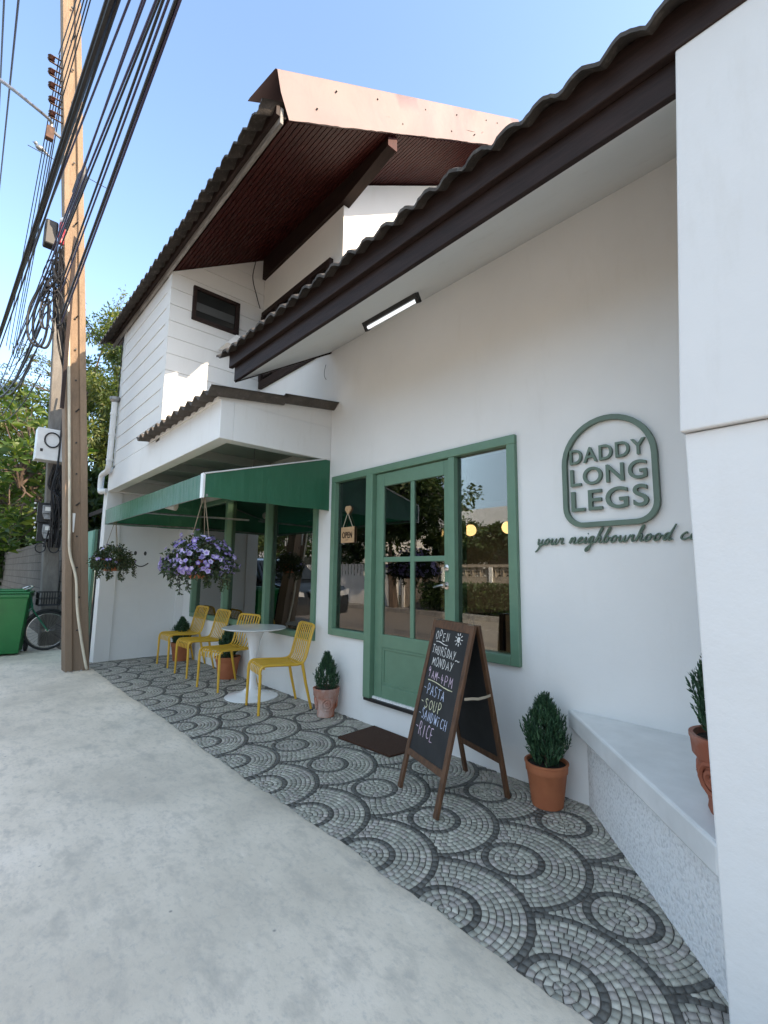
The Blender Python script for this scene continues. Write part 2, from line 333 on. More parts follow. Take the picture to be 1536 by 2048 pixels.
def smooth_by_angle(me, deg):
    me.polygons.foreach_set('use_smooth', [True]*len(me.polygons))
    b = bmesh.new(); b.from_mesh(me)
    for e in b.edges: e.smooth = not (len(e.link_faces) == 2 and e.calc_face_angle(0) > R(deg))
    b.to_mesh(me); b.free()
def tag(o, label, cat, group=None, kind=None):
    o['label'] = label; o['category'] = cat
    if group: o['group'] = group
    if kind: o['kind'] = kind
    return o
def struct(o, label, cat):
    o['kind'] = 'structure'; o['label'] = label; o['category'] = cat; return o
def thing(name, label, cat, loc=(0, 0, 0), rz=0, group=None):
    o = bpy.data.objects.new(name, None); COL.objects.link(o); o.location = loc; o.rotation_euler = (0, 0, rz); o.empty_display_size = .1
    ORG[o.name] = Vector(loc); return tag(o, label, cat, group)
def copy_tree(o, parent=None):
    c = o.copy(); COL.objects.link(c)
    if parent is not None: c.parent = parent
    for ch in list(o.children): copy_tree(ch, c)
    return c
def relabel(o, label): o['label'] = label; return o
def catmull(pts, k=6):
    P = [Vector(p) for p in pts]; out = []
    for i in range(len(P)-1):
        a, b, c, d = P[max(i-1, 0)], P[i], P[i+1], P[min(i+2, len(P)-1)]
        for j in range(k):
            t = j/k; out.append(.5*((2*b)+(c-a)*t+(2*a-5*b+4*c-d)*t*t+(3*b-a-3*c+d)*t**3))
    out.append(P[-1]); return out
def gridwall(mb, xs, zs, solid, y0, y1):
    nx, nz = len(xs)-1, len(zs)-1
    S = lambda i, k: 0 <= i < nx and 0 <= k < nz and solid((xs[i]+xs[i+1])/2, (zs[k]+zs[k+1])/2)
    for i in range(nx):
        for k in range(nz):
            if not S(i, k): continue
            a, b, c, d = xs[i], xs[i+1], zs[k], zs[k+1]
            mb.add([(a, y0, c), (b, y0, c), (b, y0, d), (a, y0, d)], [(0, 1, 2, 3)]); mb.add([(a, y1, c), (a, y1, d), (b, y1, d), (b, y1, c)], [(0, 1, 2, 3)])
            if not S(i-1, k): mb.add([(a, y0, c), (a, y0, d), (a, y1, d), (a, y1, c)], [(0, 1, 2, 3)])
            if not S(i+1, k): mb.add([(b, y0, c), (b, y1, c), (b, y1, d), (b, y0, d)], [(0, 1, 2, 3)])
            if not S(i, k-1): mb.add([(a, y0, c), (a, y1, c), (b, y1, c), (b, y0, c)], [(0, 1, 2, 3)])
            if not S(i, k+1): mb.add([(a, y0, d), (b, y0, d), (b, y1, d), (a, y1, d)], [(0, 1, 2, 3)])
    return mb
def npmesh(name, V, F, mat, parent=None, attr=None, attr_name='tint', local=False, smooth=False, color=False):
    me = bpy.data.meshes.new(name); V = np.asarray(V, dtype=np.float32).reshape(-1, 3); F = np.asarray(F, dtype=np.int32)
    if parent is not None and not local: V = V - np.array(ORG.get(parent.name, Vector((0, 0, 0))), dtype=np.float32)
    k = F.shape[1]; me.vertices.add(len(V)); me.vertices.foreach_set('co', V.ravel())
    me.loops.add(F.size); me.loops.foreach_set('vertex_index', F.ravel())
    me.polygons.add(len(F)); me.polygons.foreach_set('loop_start', np.arange(0, F.size, k, dtype=np.int32))
    me.update(calc_edges=True); me.validate()
    if attr is not None:
        if color: a = me.attributes.new(attr_name, 'FLOAT_COLOR', 'POINT'); a.data.foreach_set('color', np.asarray(attr, dtype=np.float32).ravel())
        else: a = me.attributes.new(attr_name, 'FLOAT', 'POINT'); a.data.foreach_set('value', np.asarray(attr, dtype=np.float32))
    if smooth: me.polygons.foreach_set('use_smooth', [True]*len(me.polygons))
    me.materials.append(MATS[mat]); ob = bpy.data.objects.new(name, me); COL.objects.link(ob)
    if parent is not None: ob.parent = parent; ORG[ob.name] = ORG.get(parent.name, Vector((0, 0, 0)))
    return ob
def unit(a): return a/np.maximum(np.linalg.norm(a, axis=1, keepdims=True), 1e-9)
def leaves(C, D, L, Wd, droop=.25, g=None):
    """two-quad leaves from base points C along D; returns V, F"""
    g = g or rng; C = np.asarray(C, float); D = unit(np.asarray(D, float)); k = len(C)
    L = np.broadcast_to(np.asarray(L, float), (k,))[:, None]; Wd = np.broadcast_to(np.asarray(Wd, float), (k,))[:, None]
    S = unit(np.cross(D, g.normal(size=(k, 3)))); U = np.cross(S, D)
    b = C; mid = C+D*L*.5+U*L*droop*.35; t = C+D*L-np.array([0, 0, 1.])*L*droop*.5
    l = mid+S*Wd*.5+U*Wd*.18; r = mid-S*Wd*.5+U*Wd*.18
    V = np.stack([b, l, t, r, mid], 1).reshape(-1, 3); i = np.arange(k)[:, None]*5
    F = np.concatenate([i+np.array([[0, 4, 2, 1]]), i+np.array([[0, 3, 2, 4]])])
    return V, F
def shell_pts(k, c, rad, g=None, inner=.35):
    g = g or rng; d = unit(g.normal(size=(k, 3))); q = (inner+(1-inner)*g.random(k)**.6)[:, None]
    return np.array(c)+d*q*np.array(rad), d
# ================================================================ ground
mb = MB(); mb.add([(-400, -400, -.03), (400, -400, -.03), (400, 400, -.03), (-400, 400, -.03)], [(0, 1, 2, 3)])
struct(mb.build('ground', 'earth'), 'bare earth and rough grass beyond the street', 'ground')
mb = MB(); mb.add([(-90, -8.9, -.012), (60, -8.9, -.012), (60, -4.3, -.012), (-90, -4.3, -.012)], [(0, 1, 2, 3)])
struct(mb.build('road', 'asphalt'), 'dark asphalt street running past the cafe', 'road')
# concrete pavement with a slightly wavy hand-trowelled edge along the patio
mb = MB(); k = 260; ex = [-8.9+i*(10.4/k) for i in range(k+1)]
vs = []; 
for i, x in enumerate(ex):
    e = -1.362 + .009*math.sin(x*2.3)+.005*math.sin(x*9.1+1)+random.uniform(-.006, .006)
    vs += [(x, -4.3, .004), (x, e-.10, .0075), (x, e-.015, .0085), (x, e, .002)]
mb.add(vs, [(i*4+j, (i+1)*4+j, (i+1)*4+j+1, i*4+j+1) for i in range(k) for j in range(3)])
mb.add([(-60, -4.3, .0), (-8.9, -4.3, .004), (-8.9, -1.0, .004), (-60, -1.0, .0)], [(0, 1, 2, 3)])
mb.add([(1.5, -4.3, .004), (40, -4.3, .004), (40, -1.2, .004), (1.5, -1.2, .004)], [(0, 1, 2, 3)])
struct(mb.build('pavement', 'concrete', smooth=True), 'pale grey trowelled concrete pavement in front of the cafe', 'pavement')
mb = MB(); mb.box(-60, 40, -9.1, -8.9, -.02, .13); mb.box(-60, 40, -9.75, -9.1, -.02, .11)
struct(mb.build('kerb', 'kerb'), 'raised kerb and verge on the far side of the street', 'kerb')
# patio of overlapping mosaic circles: every stone is a small raised block
mb = MB(); mb.add([(-8.3, -1.385, -.004), (.2, -1.385, -.004), (.2, 0, -.004), (-8.3, 0, -.004)], [(0, 1, 2, 3)])
patio = struct(mb.build('patio', 'grout'), 'patio paved with overlapping circles of small grey and black mosaic stones', 'patio'); ORG[patio.name] = Vector((0, 0, 0))
P0 = .5053; RR = .357; STEP = RR/12
V = []; F = []; CC = []
for ix in range(-17, 4):
    for iy in range(-4, 3):
        cx, cy = -1.394+ix*P0, -.812+iy*P0
        nb = [(cx+a*P0, cy+b*P0) for a in (-1, 0, 1) for b in (-1, 0, 1) if (a or b) and a+b < 0] + [(cx+P0, cy-P0)]
        for ring in range(12):
            dark = ring in (4, 11); r0_, r1_ = ring*STEP, (ring+1)*STEP; rm = (r0_+r1_)/2
            cnt = 1 if ring == 0 and False else max(5, round(2*math.pi*rm/(.034 if not dark else .036)))
            off = random.random()*6.28
            for q in range(cnt):
                a0 = off+2*math.pi*q/cnt; a1 = off+2*math.pi*(q+1)/cnt; am = (a0+a1)/2
                px, py = cx+rm*math.cos(am), cy+rm*math.sin(am)
                if not (-1.385 < py < .01 and -8.29 < px < .15): continue
                lim = RR-(.002 if not dark else .012)
                cov = [q_ for q_ in nb if (px-q_[0])**2+(py-q_[1])**2 < (RR+.03)**2]
                if any((px-u)**2+(py-v_)**2 < (RR-.008)**2 for u, v_ in cov): continue
                if px > -1.36+.0 and py > -(px+1.38)*1.15+.06: continue
                if dark: b_ = random.uniform(.045, .095); col = (b_*1.06, b_, b_*.88)
                else:
                    b_ = random.uniform(.26, .44); w_ = random.random()
                    col = (b_*1.12, b_*1.0, b_*.90) if w_ < .28 else ((b_*1.05, b_*1.01, b_*.84) if w_ < .72 else (b_*1.25, b_*1.18, b_*1.0))
                g = .0019; gz = random.uniform(.0, .0012)+(.0006 if dark else 0)
                da = g/max(rm, .01)
                rA, rB = r0_+g+random.uniform(-.0008, .0012), r1_-g+random.uniform(-.0012, .0008); rA = max(rA, .003)
                jA, jB = random.uniform(-.02, .02)*.02/rm, random.uniform(-.02, .02)*.02/rm
                b0 = len(V)
                for (rr, aa, z, ins) in ((rA, a0+da+jA, -.004, 0), (rB, a0+da+jB, -.004, 0), (rB, a1-da+jB, -.004, 0), (rA, a1-da+jA, -.004, 0),
                                  (rA+.0010, a0+da*1.4+jA, gz, 1), (rB-.0010, a0+da*1.4+jB, gz, 1), (rB-.0010, a1-da*1.4+jB, gz, 1), (rA+.0010, a1-da*1.4+jA, gz, 1)):
                    qx, qy = cx+rr*math.cos(aa), cy+rr*math.sin(aa); lim2 = RR+.0012+(.001 if ins else 0)
                    for u, v_ in cov:
                        dd = math.hypot(qx-u, qy-v_)
                        if dd < lim2: qx, qy = u+(qx-u)*lim2/dd, v_+(qy-v_)*lim2/dd
                    V.append((qx, qy, z)); CC.append((*col, 1))
                F += [(b0+4, b0+7, b0+6, b0+5), (b0, b0+4, b0+5, b0+1), (b0+1, b0+5, b0+6, b0+2), (b0+2, b0+6, b0+7, b0+3), (b0+3, b0+7, b0+4, b0)]
st = npmesh('mosaic_stones', V, F, 'mosaic_stone', patio, CC, 'stone', color=True)
st['kind'] = 'stuff'

# ================================================================ cafe building
cafe = thing('cafe_building', 'white cafe with green framed shopfront and a two storey wing under dark tiled roofs', 'building', (-4, 1, 0))
W2 = (-7.84, -4.30, .64, 2.45); SF = (-4.012, -1.836, .745, 2.365); DR = (-3.40, -2.405, .25)
def solid(x, z):
    if W2[0] < x < W2[1] and W2[2] < z < W2[3]: return False
    if SF[0] < x < SF[1] and SF[2] < z < SF[3]: return False
    if DR[0] < x < DR[1] and DR[2] < z < SF[3]: return False
    if x < -5.83 and z > 2.95: return False
    if x > -3.98 and z > 3.86: return False
    return True
mb = gridwall(MB(), [-8.45, W2[0], -5.83, W2[1], -4.14, SF[0], -3.98, DR[0], DR[1], SF[1], 6], [-.02, DR[2], W2[2], SF[2], SF[3], W2[3], 2.95, 3.86, 5.75], solid, 0, .15)
mb.build('front_wall', 'white_wall', cafe)
# upper return wall facing right (catches the sun) and rear walls
mb = MB(); mb.prism([(.15, 3.6), (2.3, 3.6), (2.3, 7.22), (.15, 5.9)], lambda y, z: (-3.98, y, z), lambda y, z: (-4.13, y, z))
mb.build('gable_wall', 'white_wall', cafe)
mb = MB(); mb.prism([(-1.25, 2.9), (0, 2.9), (0, 5.83), (-1.25, 5.07)], lambda y, z: (-5.845, y, z), lambda y, z: (-5.97, y, z))
mb.box(-8.03, -5.97, -1.235, -1.12, 2.9, 5.06)
mb.prism([(-1.25, 2.9), (2.3, 2.9), (2.3, 7.22), (-1.25, 5.07)], lambda y, z: (-8.02, y, z), lambda y, z: (-7.9, y, z)); mb.box(-8.0, -3.98, 2.3, 2.42, 3.2, 7.2)
mb.build('upper_wall', 'white_siding', cafe)
# lap siding planks on the wing: front and right side
mb = MB(); z = 2.935; top = lambda y: 5.076+.61*(y+1.25)
while z < 5.06:
    z1 = min(z+.213, 5.07)
    mb.add([(-8.035, -1.252, z), (-5.826, -1.252, z), (-5.829, -1.244, z1-.003), (-8.035, -1.244, z1-.003), (-8.035, -1.235, z), (-5.84, -1.235, z), (-5.84, -1.235, z1-.003), (-8.035, -1.235, z1-.003)],
           [(0, 1, 2, 3), (1, 0, 4, 5), (3, 2, 6, 7), (0, 3, 7, 4), (1, 5, 6, 2)])
    z += .213
z = 2.935
while z < 5.82:
    z1 = z+.21; ya = -1.25 if z1 < 5.05 else -1.25+(z1-5.06)/.61; yb = -1.25 if z < 5.05 else -1.25+max(0, (z-5.06))/.61
    if z1 > 5.81: break
    mb.add([(-5.826, yb, z), (-5.826, -.002, z), (-5.832, -.002, z1), (-5.832, ya, z1), (-5.846, yb, z), (-5.846, -.002, z), (-5.846, -.002, z1), (-5.846, ya, z1)], [(0, 1, 2, 3), (0, 4, 5, 1), (3, 2, 6, 7), (0, 3, 7, 4), (1, 5, 6, 2)])
    z += .213
mb.build('siding', 'white_siding', cafe)
# side window of the wing (x = -5.82 plane)
wf = MB(); ya, yb, za, zb = -.985, -.36, 4.535, 4.99
for (a, b, c, d) in ((ya, yb, za, za+.045), (ya, yb, zb-.045, zb), (ya, ya+.045, za+.045, zb-.045), (yb-.06, yb, za+.045, zb-.045)): wf.box(-5.86, -5.795, a, b, c, d)
wfo = wf.build('side_window', 'dark_brown', cafe, bevel=.004)
g = MB(); g.box(-5.835, -5.825, ya+.045, yb-.06, za+.045, zb-.045); g.build('pane', 'dark_window', wfo)
g = MB(); g.box(-5.822, -5.817, ya+.05, yb-.065, za+.14, za+.25); g.build('louvre', 'louvre_glass', wfo)
# big wooden window in the recess
wf = MB(); xa, xb, za, zb = -5.79, -4.16, 3.86, 4.98
wf.box(xa, xb, -.05, .01, zb-.07, zb); wf.box(xa, xb, -.05, .01, za, za+.10)
for i in range(5):
    x = xa+(xb-xa-.07)*i/4; wf.box(x, x+.07, -.055, .01, za+.1, zb-.07)
wfo = wf.build('wooden_window', 'dark_brown', cafe, bevel=.004)
for i in range(4):
    x = xa+(xb-xa-.07)*i/4+.07; w = (xb-xa-.07)/4-.07
    g = MB(); g.box(x, x+w, -.012, -.006, za+.1, zb-.07); g.build('pane', 'dark_window', wfo)
    s = MB(); s.box(x+.03, x+w-.03, -.036, -.012, za+.14, za+.48); s.box(x+.07, x+w-.07, -.044, -.036, za+.2, za+.42); s.build('shutter_panel', 'brown_board', wfo, bevel=.004)
g = MB(); g.prism([(-.62, 4.25), (-.18, 4.25), (-.18, 4.40), (-.50, 4.40)], lambda y, z: (-5.82, y, z), lambda y, z: (-5.56, y, z)); g.build('window_hood', 'white_wall', cafe)
# soffit under the big roof: narrow maroon boards running along the building
mb = MB(); s61 = .61; L = math.hypot(1, s61); y = -1.22
while y < 2.2:
    y1 = y+.046
    for (a, b) in ((-8.6, -3.15),):
        zA, zB = 5.076+s61*(y+1.25), 5.076+s61*(y1+1.25)
        if y < 0 and True: pass
        mb.add([(a, y, zA), (b, y, zA), (b, y1, zB), (a, y1, zB), (a, y, zA+.02), (b, y, zA+.02), (b, y1, zB+.02), (a, y1, zB+.02)], [(0, 3, 2, 1), (0, 1, 5, 4), (2, 3, 7, 6), (1, 2, 6, 5), (0, 4, 7, 3)])
    y += .058
mb.build('wooden_soffit', 'maroon_slat', cafe)
mb = MB(); mb.prism([(-1.25, 5.10), (2.4, 7.33), (2.4, 7.40), (-1.25, 5.17)], lambda y, z: (-8.6, y, z), lambda y, z: (-3.15, y, z)); mb.build('roof_deck', 'dark_brown', cafe)
mb = MB(); mb.prism([(-5.82, 5.50), (-3.985, 5.555), (-3.20, 5.725), (-3.20, 5.86), (-5.82, 5.86)], lambda x, z: (x, -.045, z), lambda x, z: (x, .075, z)); mb.build('eave_beam', 'dark_brown', cafe, bevel=.005)
g = MB(); g.prism([(-.048, 5.72), (.078, 5.72), (.078, 5.895), (-.048, 5.82)], lambda y, z: (-3.199, y, z), lambda y, z: (-3.185, y, z)); g.build('beam_cap', 'maroon_slat', cafe)
mb = MB(); mb.box(-8.6, -3.16, -1.285, -1.255, 5.05, 5.20); mb.build('eave_board', 'weathered_board', cafe, bevel=.004)
mb = MB(); mb.box(-8.6, -3.16, -1.325, -1.287, 5.105, 5.215); mb.build('upper_eave_board', 'brown_board', cafe, bevel=.004)
def tiles(x0, x1, per, ylo, zlo, slope, n, course, amp, lift=.022, th=.016):
    mb = MB(); S = 10; k = int(round((x1-x0)/per))*S
    prof = lambda i: amp*(abs(math.cos(math.pi*(i/S)))**1.3)*(1 if True else 0)
    jx = lambda c: .012*math.sin(c*5.1)
    for c in range(n):
        ya, yb = ylo+c*course, ylo+(c+1)*course+.05; za, zb = zlo+slope*(ya-ylo)+lift, zlo+slope*(yb-ylo)
        vs = []; dz = [random.uniform(-.003, .003) for _ in range(k//S+2)]
        for i in range(k+1):
            x = x0+per*i/S+jx(c)*(0 if c == 0 else 1); h = prof(i)+dz[(i+S//2)//S]; e = random.uniform(-.004, .004)
            vs += [(x, ya+e, za+h-th-.004), (x, ya+e, za+h), (x, ya+.012, za+h+.010), (x, yb, zb+h)]
        mb.add(vs, [(i*4+j, (i+1)*4+j, (i+1)*4+j+1, i*4+j+1) for i in range(k) for j in range(3)])
        if c == 0:  # underside of the first course
            mb.add([v for i in range(k+1) for v in (vs[i*4], (vs[i*4][0], ya+.25, vs[i*4][2]+slope*.25))], [(i*2, i*2+1, i*2+3, i*2+2) for i in range(k)])
    return mb
tiles(-8.72, -3.2, .18, -1.46, 5.05, .61, 12, .33, .055).build('upper_roof', 'roof_tile', cafe, smooth=True)
mb = MB(); mb.prism([(2.4, 7.40), (2.4, 7.6), (7, 4.8), (7, 4.6)], lambda y, z: (-8.6, y, z), lambda y, z: (-3.15, y, z)); mb.box(-8.3, -3.6, 2.42, 6.5, 3.2, 4.7); mb.build('rear_roof', 'roof_tile', cafe)
# dented pink flashing over the verge of the big roof
mb = MB(); kk = 60; vs = []
for i in range(kk+1):
    y = -1.36+(2.38+1.36)*i/kk; zt = 5.488+.611*(y+1.356); w = random.uniform(-.006, .006); ed = .005*math.sin(y*2.1)+.002*math.sin(y*9)
    yb_ = y+.14*(1-i/kk)*1.0
    zb_ = 5.488+.611*(yb_+1.356)-.475+ed
    bulge = .014*math.sin(y*3.1+1)+.009*math.sin(y*8.7)
    vs += [(-3.42, y-.10, zt-.155), (-3.40, y-.09, zt-.13), (-3.14, y, zt), (-3.125, y+.01, zt-.012), (-3.128+bulge, y+.05, zt-.20), (-3.125+w, yb_, zb_), (-3.15, yb_+.01, zb_+.012)]
mb.add(vs, [(i*7+j, (i+1)*7+j, (i+1)*7+j+1, i*7+j+1) for i in range(kk) for j in range(6)])
fl = mb.build('verge_flashing', 'pink_metal', cafe, smooth=True)
for (y, dz) in ((-.75, -.12), (-.25, -.12), (.45, -.14), (1.0, -.13), (1.6, -.13), (-.95, -.33), (.1, -.36), (.9, -.36), (1.35, -.36), (1.85, -.14)):
    zt = 5.488+.611*(y+1.356)+dz; mb = MB(); mb.tube([(-3.16, y, zt), (-3.116, y, zt)], .0075, 7); mb.build('rivet', 'dark_metal', fl)
# main roof of the cafe
tiles(-4.32, 6.4, .171, -1.235, 3.375, .61, 16, .34, .044).build('main_roof', 'roof_tile', cafe, smooth=True)
mb = MB(); mb.prism([(-1.1, 3.33), (4.2, 6.56), (4.2, 6.62), (-1.1, 3.39)], lambda y, z: (-4.15, y, z), lambda y, z: (6.3, y, z)); mb.build('main_roof_deck', 'dark_brown', cafe)
mb = MB(); mb.prism([(4.2, 6.62), (4.2, 6.8), (10, 3.2), (10, 3.0)], lambda y, z: (-4.15, y, z), lambda y, z: (6.3, y, z)); mb.prism([(-.9, 0), (9.5, 0), (9.5, 3.1), (4.2, 6.5), (-.9, 3.35)], lambda y, z: (6.0, y, z), lambda y, z: (6.15, y, z)); mb.box(-3.9, 6, 9.0, 9.15, 0, 3.4); mb.build('rear_wall', 'house_white', cafe)
mb = MB(); mb.prism([(-1.085, 3.172), (.02, 3.845), (.02, 3.875), (-1.085, 3.202)], lambda y, z: (-4.14, y, z), lambda y, z: (6.0, y, z)); mb.build('soffit', 'white_soffit', cafe)
mb = MB(); mb.box(-4.165, -.38, -1.115, -1.083, 3.162, 3.318); mb.build('lower_eave_board', 'brown_board', cafe, bevel=.005)
mb = MB(); mb.box(-4.20, 6.3, -1.158, -1.117, 3.295, 3.46); mb.build('upper_eave_board', 'brown_board', cafe, bevel=.006)
mb = MB(); mb.prism([(-1.10, 3.155), (.0, 3.815), (.0, 3.905), (-1.10, 3.24)], lambda y, z: (-4.168, y, z), lambda y, z: (-4.142, y, z)); mb.build('verge_board', 'dark_brown', cafe)
# entrance canopy: ring beam, underside, column, end wall
mb = MB(); zb, zt = 2.57, 2.935
mb.box(-8.25, -4.105, -1.25, -1.12, zb, zt); mb.box(-4.235, -4.105, -1.12, -.002, zb, zt); mb.box(-8.25, -8.12, -1.12, -.002, zb, zt)
mb.build('canopy_beam', 'canopy_white', cafe, bevel=.006)
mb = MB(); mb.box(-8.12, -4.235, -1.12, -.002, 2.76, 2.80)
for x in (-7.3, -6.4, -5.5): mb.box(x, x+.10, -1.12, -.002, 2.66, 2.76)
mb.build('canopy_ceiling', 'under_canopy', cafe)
mb = MB(); mb.prism([(-1.27, 2.935), (.05, 2.935), (.05, 3.16), (-1.27, 2.965)], lambda y, z: (-6.2, y, z), lambda y, z: (-4.108, y, z)); mb.build('canopy_upstand', 'canopy_white', cafe)
mb = MB(); per = .1905; S = 12; k = 12*S; vs = []
for i in range(k+1):
    x = -6.26+per*i/S; h = .030*math.cos(2*math.pi*i/S)
    ya = -1.40+random.uniform(-.004, .004)
    vs += [(x, ya, 2.955+h), (x, ya, 2.966+h), (x, -.62, 3.068+h), (x, -.621, 3.058+h), (x, -.66, 3.075+h), (x, -.66, 3.086+h), (x, .06, 3.175+h), (x, .06, 3.165+h)]
mb.add(vs, [(i*8+j, (i+1)*8+j, (i+1)*8+j+1, i*8+j+1) for i in range(k) for j in (0, 1, 2, 4, 5, 6)]+[(i*8+3, i*8, (i+1)*8, (i+1)*8+3) for i in range(k)]+[(i*8+7, i*8+4, (i+1)*8+4, (i+1)*8+7) for i in range(k)])
mb.build('corrugated_roof', 'corrugated', cafe, smooth=True)
mb = MB(); mb.box(-8.45, -8.222, -1.25, -1.03, -.02, 2.57); mb.build('column', 'white_wall', cafe, bevel=.006)
mb = MB(); mb.box(-8.40, -8.245, -1.03, -.12, -.02, 2.57); mb.box(-8.40, -8.215, -.12, -.002, -.02, 2.57); mb.build('end_wall', 'white_wall', cafe)
# painted smile on the end wall
for y in (-.78, -.635):
    mb = MB(); mb.prism([(y+.021*math.cos(a*.3927), 1.635+.034*math.sin(a*.3927)) for a in range(16)], lambda y, z: (-8.2455, y, z), lambda y, z: (-8.2425, y, z)); mb.build('painted_eye', 'smile_grey', cafe)
mb = MB(); arc = [(-8.241, -.79+.21*i/12, 1.50-.075*math.sin(math.pi*(.12+.80*i/12))) for i in range(13)]; mb.tube(arc, .008, 6)
mb.build('painted_smile', 'smile_grey', cafe)
# drain pipe
mb = MB(); mb.tube(catmull([(-7.98, -1.31, 3.92), (-7.99, -1.31, 3.05), (-8.01, -1.31, 2.90), (-8.10, -1.31, 2.86), (-8.34, -1.31, 2.85), (-8.43, -1.31, 2.82), (-8.44, -1.31, 2.66), (-8.40, -1.31, 2.585), (-8.30, -1.30, 2.575), (-8.24, -1.26, 2.575)], 6), .042, 12)
for z in (3.72, 3.4, 3.0): mb.tube([(-7.985, -1.31, z), (-7.985, -1.31, z+.035)], .049, 12)
dp = mb.build('drain_pipe', 'white_plastic', cafe, smooth=True)
g = MB(); g.lathe([(.03, 0), (.075, .05), (.08, .09), (.02, .10)], (-7.98, -1.31, 3.91), 12); g.build('rain_hopper', 'grey_metal', dp)
mb = MB(); mb.tube([(-8.0, -1.27, 3.95), (-7.98, -1.27, 5.0)], .008, 6); mb.build('loose_wire', 'black_cable', cafe)
mb = MB(); mb.tube(catmull([(-5.815, -.16, 5.72), (-5.80, -.20, 5.45), (-5.81, -.12, 5.2), (-5.815, -.06, 5.05)]), .006, 5); mb.build('loose_wire', 'black_cable', cafe)
mb = MB(); mb.tube(catmull([(-4.22, -.02, 3.70), (-4.23, -.03, 3.62), (-4.21, -.04, 3.55), (-4.19, -.03, 3.51)]), .003, 5)
mb.build('loose_wire', 'black_cable', cafe)
# ---- green shopfront frame
def rect_frame(mb, x0, x1, z0, z1, w, y0, y1, wb=None):
    wb = wb or w
    mb.box(x0, x1, y0, y1, z1-w, z1); mb.box(x0, x1, y0, y1, z0, z0+wb); mb.box(x0, x0+w, y0, y1, z0+wb, z1-w); mb.box(x1-w, x1, y0, y1, z0+wb, z1-w)
sf = MB()
sf.box(-4.03, -1.815, -.035, .13, 2.305, 2.372)                       # head
sf.box(-4.03, -3.965, -.035, .13, .738, 2.305); sf.box(-1.885, -1.815, -.035, .13, .738, 2.305)
sf.box(-3.965, -3.44, -.035, .13, .738, .805); sf.box(-2.38, -1.885, -.035, .13, .738, .805)
sf.box(-3.44, -3.345, -.055, .13, .243, 2.305); sf.box(-2.438, -2.375, -.030, -.006, .243, 2.305); sf.box(-2.394, -2.375, -.006, .13, .243, 2.305)
sfo = sf.build('shopfront_frame', 'green_frame', cafe, bevel=.005)
for x0, x1 in ((-3.965, -3.44), (-2.375, -1.885)):
    g = MB(); g.box(x0, x1, .018, .022, .805, 2.305); g.build('pane', 'glass', sfo)
dr = MB(); dx0, dx1, dz0, dz1 = -3.342, -2.395, .262, 2.30; y0, y1 = -.005, .04
dr.box(dx0, dx0+.105, y0, y1, dz0, dz1); dr.box(dx1-.105, dx1, y0, y1, dz0, dz1)
dr.box(dx0+.105, dx1-.105, y0, y1, 2.175, dz1); dr.box(dx0+.105, dx1-.105, y0, y1, .70, .815); dr.box(dx0+.105, dx1-.105, y0, y1, dz0, .375)
dr.box(dx0+.105, dx1-.105, y0+.014, y1-.01, .375, .70)
xm = (dx0+dx1)/2
dr.box(xm-.022, xm+.022, y0+.004, y1-.004, .815, 2.175); dr.box(dx0+.105, xm-.022, y0+.004, y1-.004, 1.465, 1.51); dr.box(xm+.022, dx1-.105, y0+.004, y1-.004, 1.465, 1.51)
dro = dr.build('door', 'green_frame', cafe, bevel=.005)
g = MB(); rect_frame(g, dx0+.105, dx1-.105, .375, .70, .022, y0+.006, y0+.016); g.build('panel_moulding', 'green_frame', dro, bevel=.003)
for x0, x1 in ((dx0+.105, xm-.022), (xm+.022, dx1-.105)):
    for z0, z1 in ((.815, 1.465), (1.51, 2.175)):
        g = MB(); g.box(x0, x1, .012, .016, z0, z1); g.build('pane', 'glass', dro)
g = MB(); g.lathe([(.03, 0), (.03, .012), (.012, .014), (.012, .05), (.02, .055)], (0, 0, 0), 14)
T = Matrix.Translation((dx1-.072, y0, 1.27)) @ Matrix.Rotation(R(90), 4, 'X'); g.v = [tuple(T @ Vector(q)) for q in g.v]
g.tube(catmull([(dx1-.072, y0-.05, 1.27), (dx1-.09, y0-.052, 1.272), (dx1-.15, y0-.05, 1.262), (dx1-.18, y0-.045, 1.255)], 4), .009, 8); g.build('handle', 'steel', dro, smooth=True)
g = MB(); g.lathe([(.028, 0), (.028, .014), (.018, .02), (0, .02)], (0, 0, 0), 14); T = Matrix.Translation((dx1-.072, y0, 1.41)) @ Matrix.Rotation(R(90), 4, 'X'); g.v = [tuple(T @ Vector(q)) for q in g.v]; g.build('deadbolt', 'steel', dro, smooth=True)
mb = MB(); mb.box(-3.44, -2.375, -.045, .13, .215, .243); mb.build('door_sill', 'black_plastic', cafe, bevel=.003)
mb = MB(); mb.box(-3.42, -2.40, -.02, .13, .243, .262); mb.build('threshold', 'spatter_stucco', cafe)
# ---- green window row under the canopy
wf = MB(); wf.box(W2[0], W2[1], -.025, .12, W2[2], W2[2]+.065); wf.box(W2[0], W2[1], -.025, .12, W2[3]-.06, W2[3])
posts = [-7.84, -6.66, -5.45, -4.37]
for x in posts: wf.box(x, x+.07, -.03, .125, W2[2]+.065, W2[3]-.06)
wfo = wf.build('window_frame', 'green_frame', cafe, bevel=.005)
for a, b in zip(posts[:-1], posts[1:]):
    g = MB(); g.box(a+.07, b, .04, .044, W2[2]+.065, W2[3]-.06); g.build('pane', 'glass', wfo)
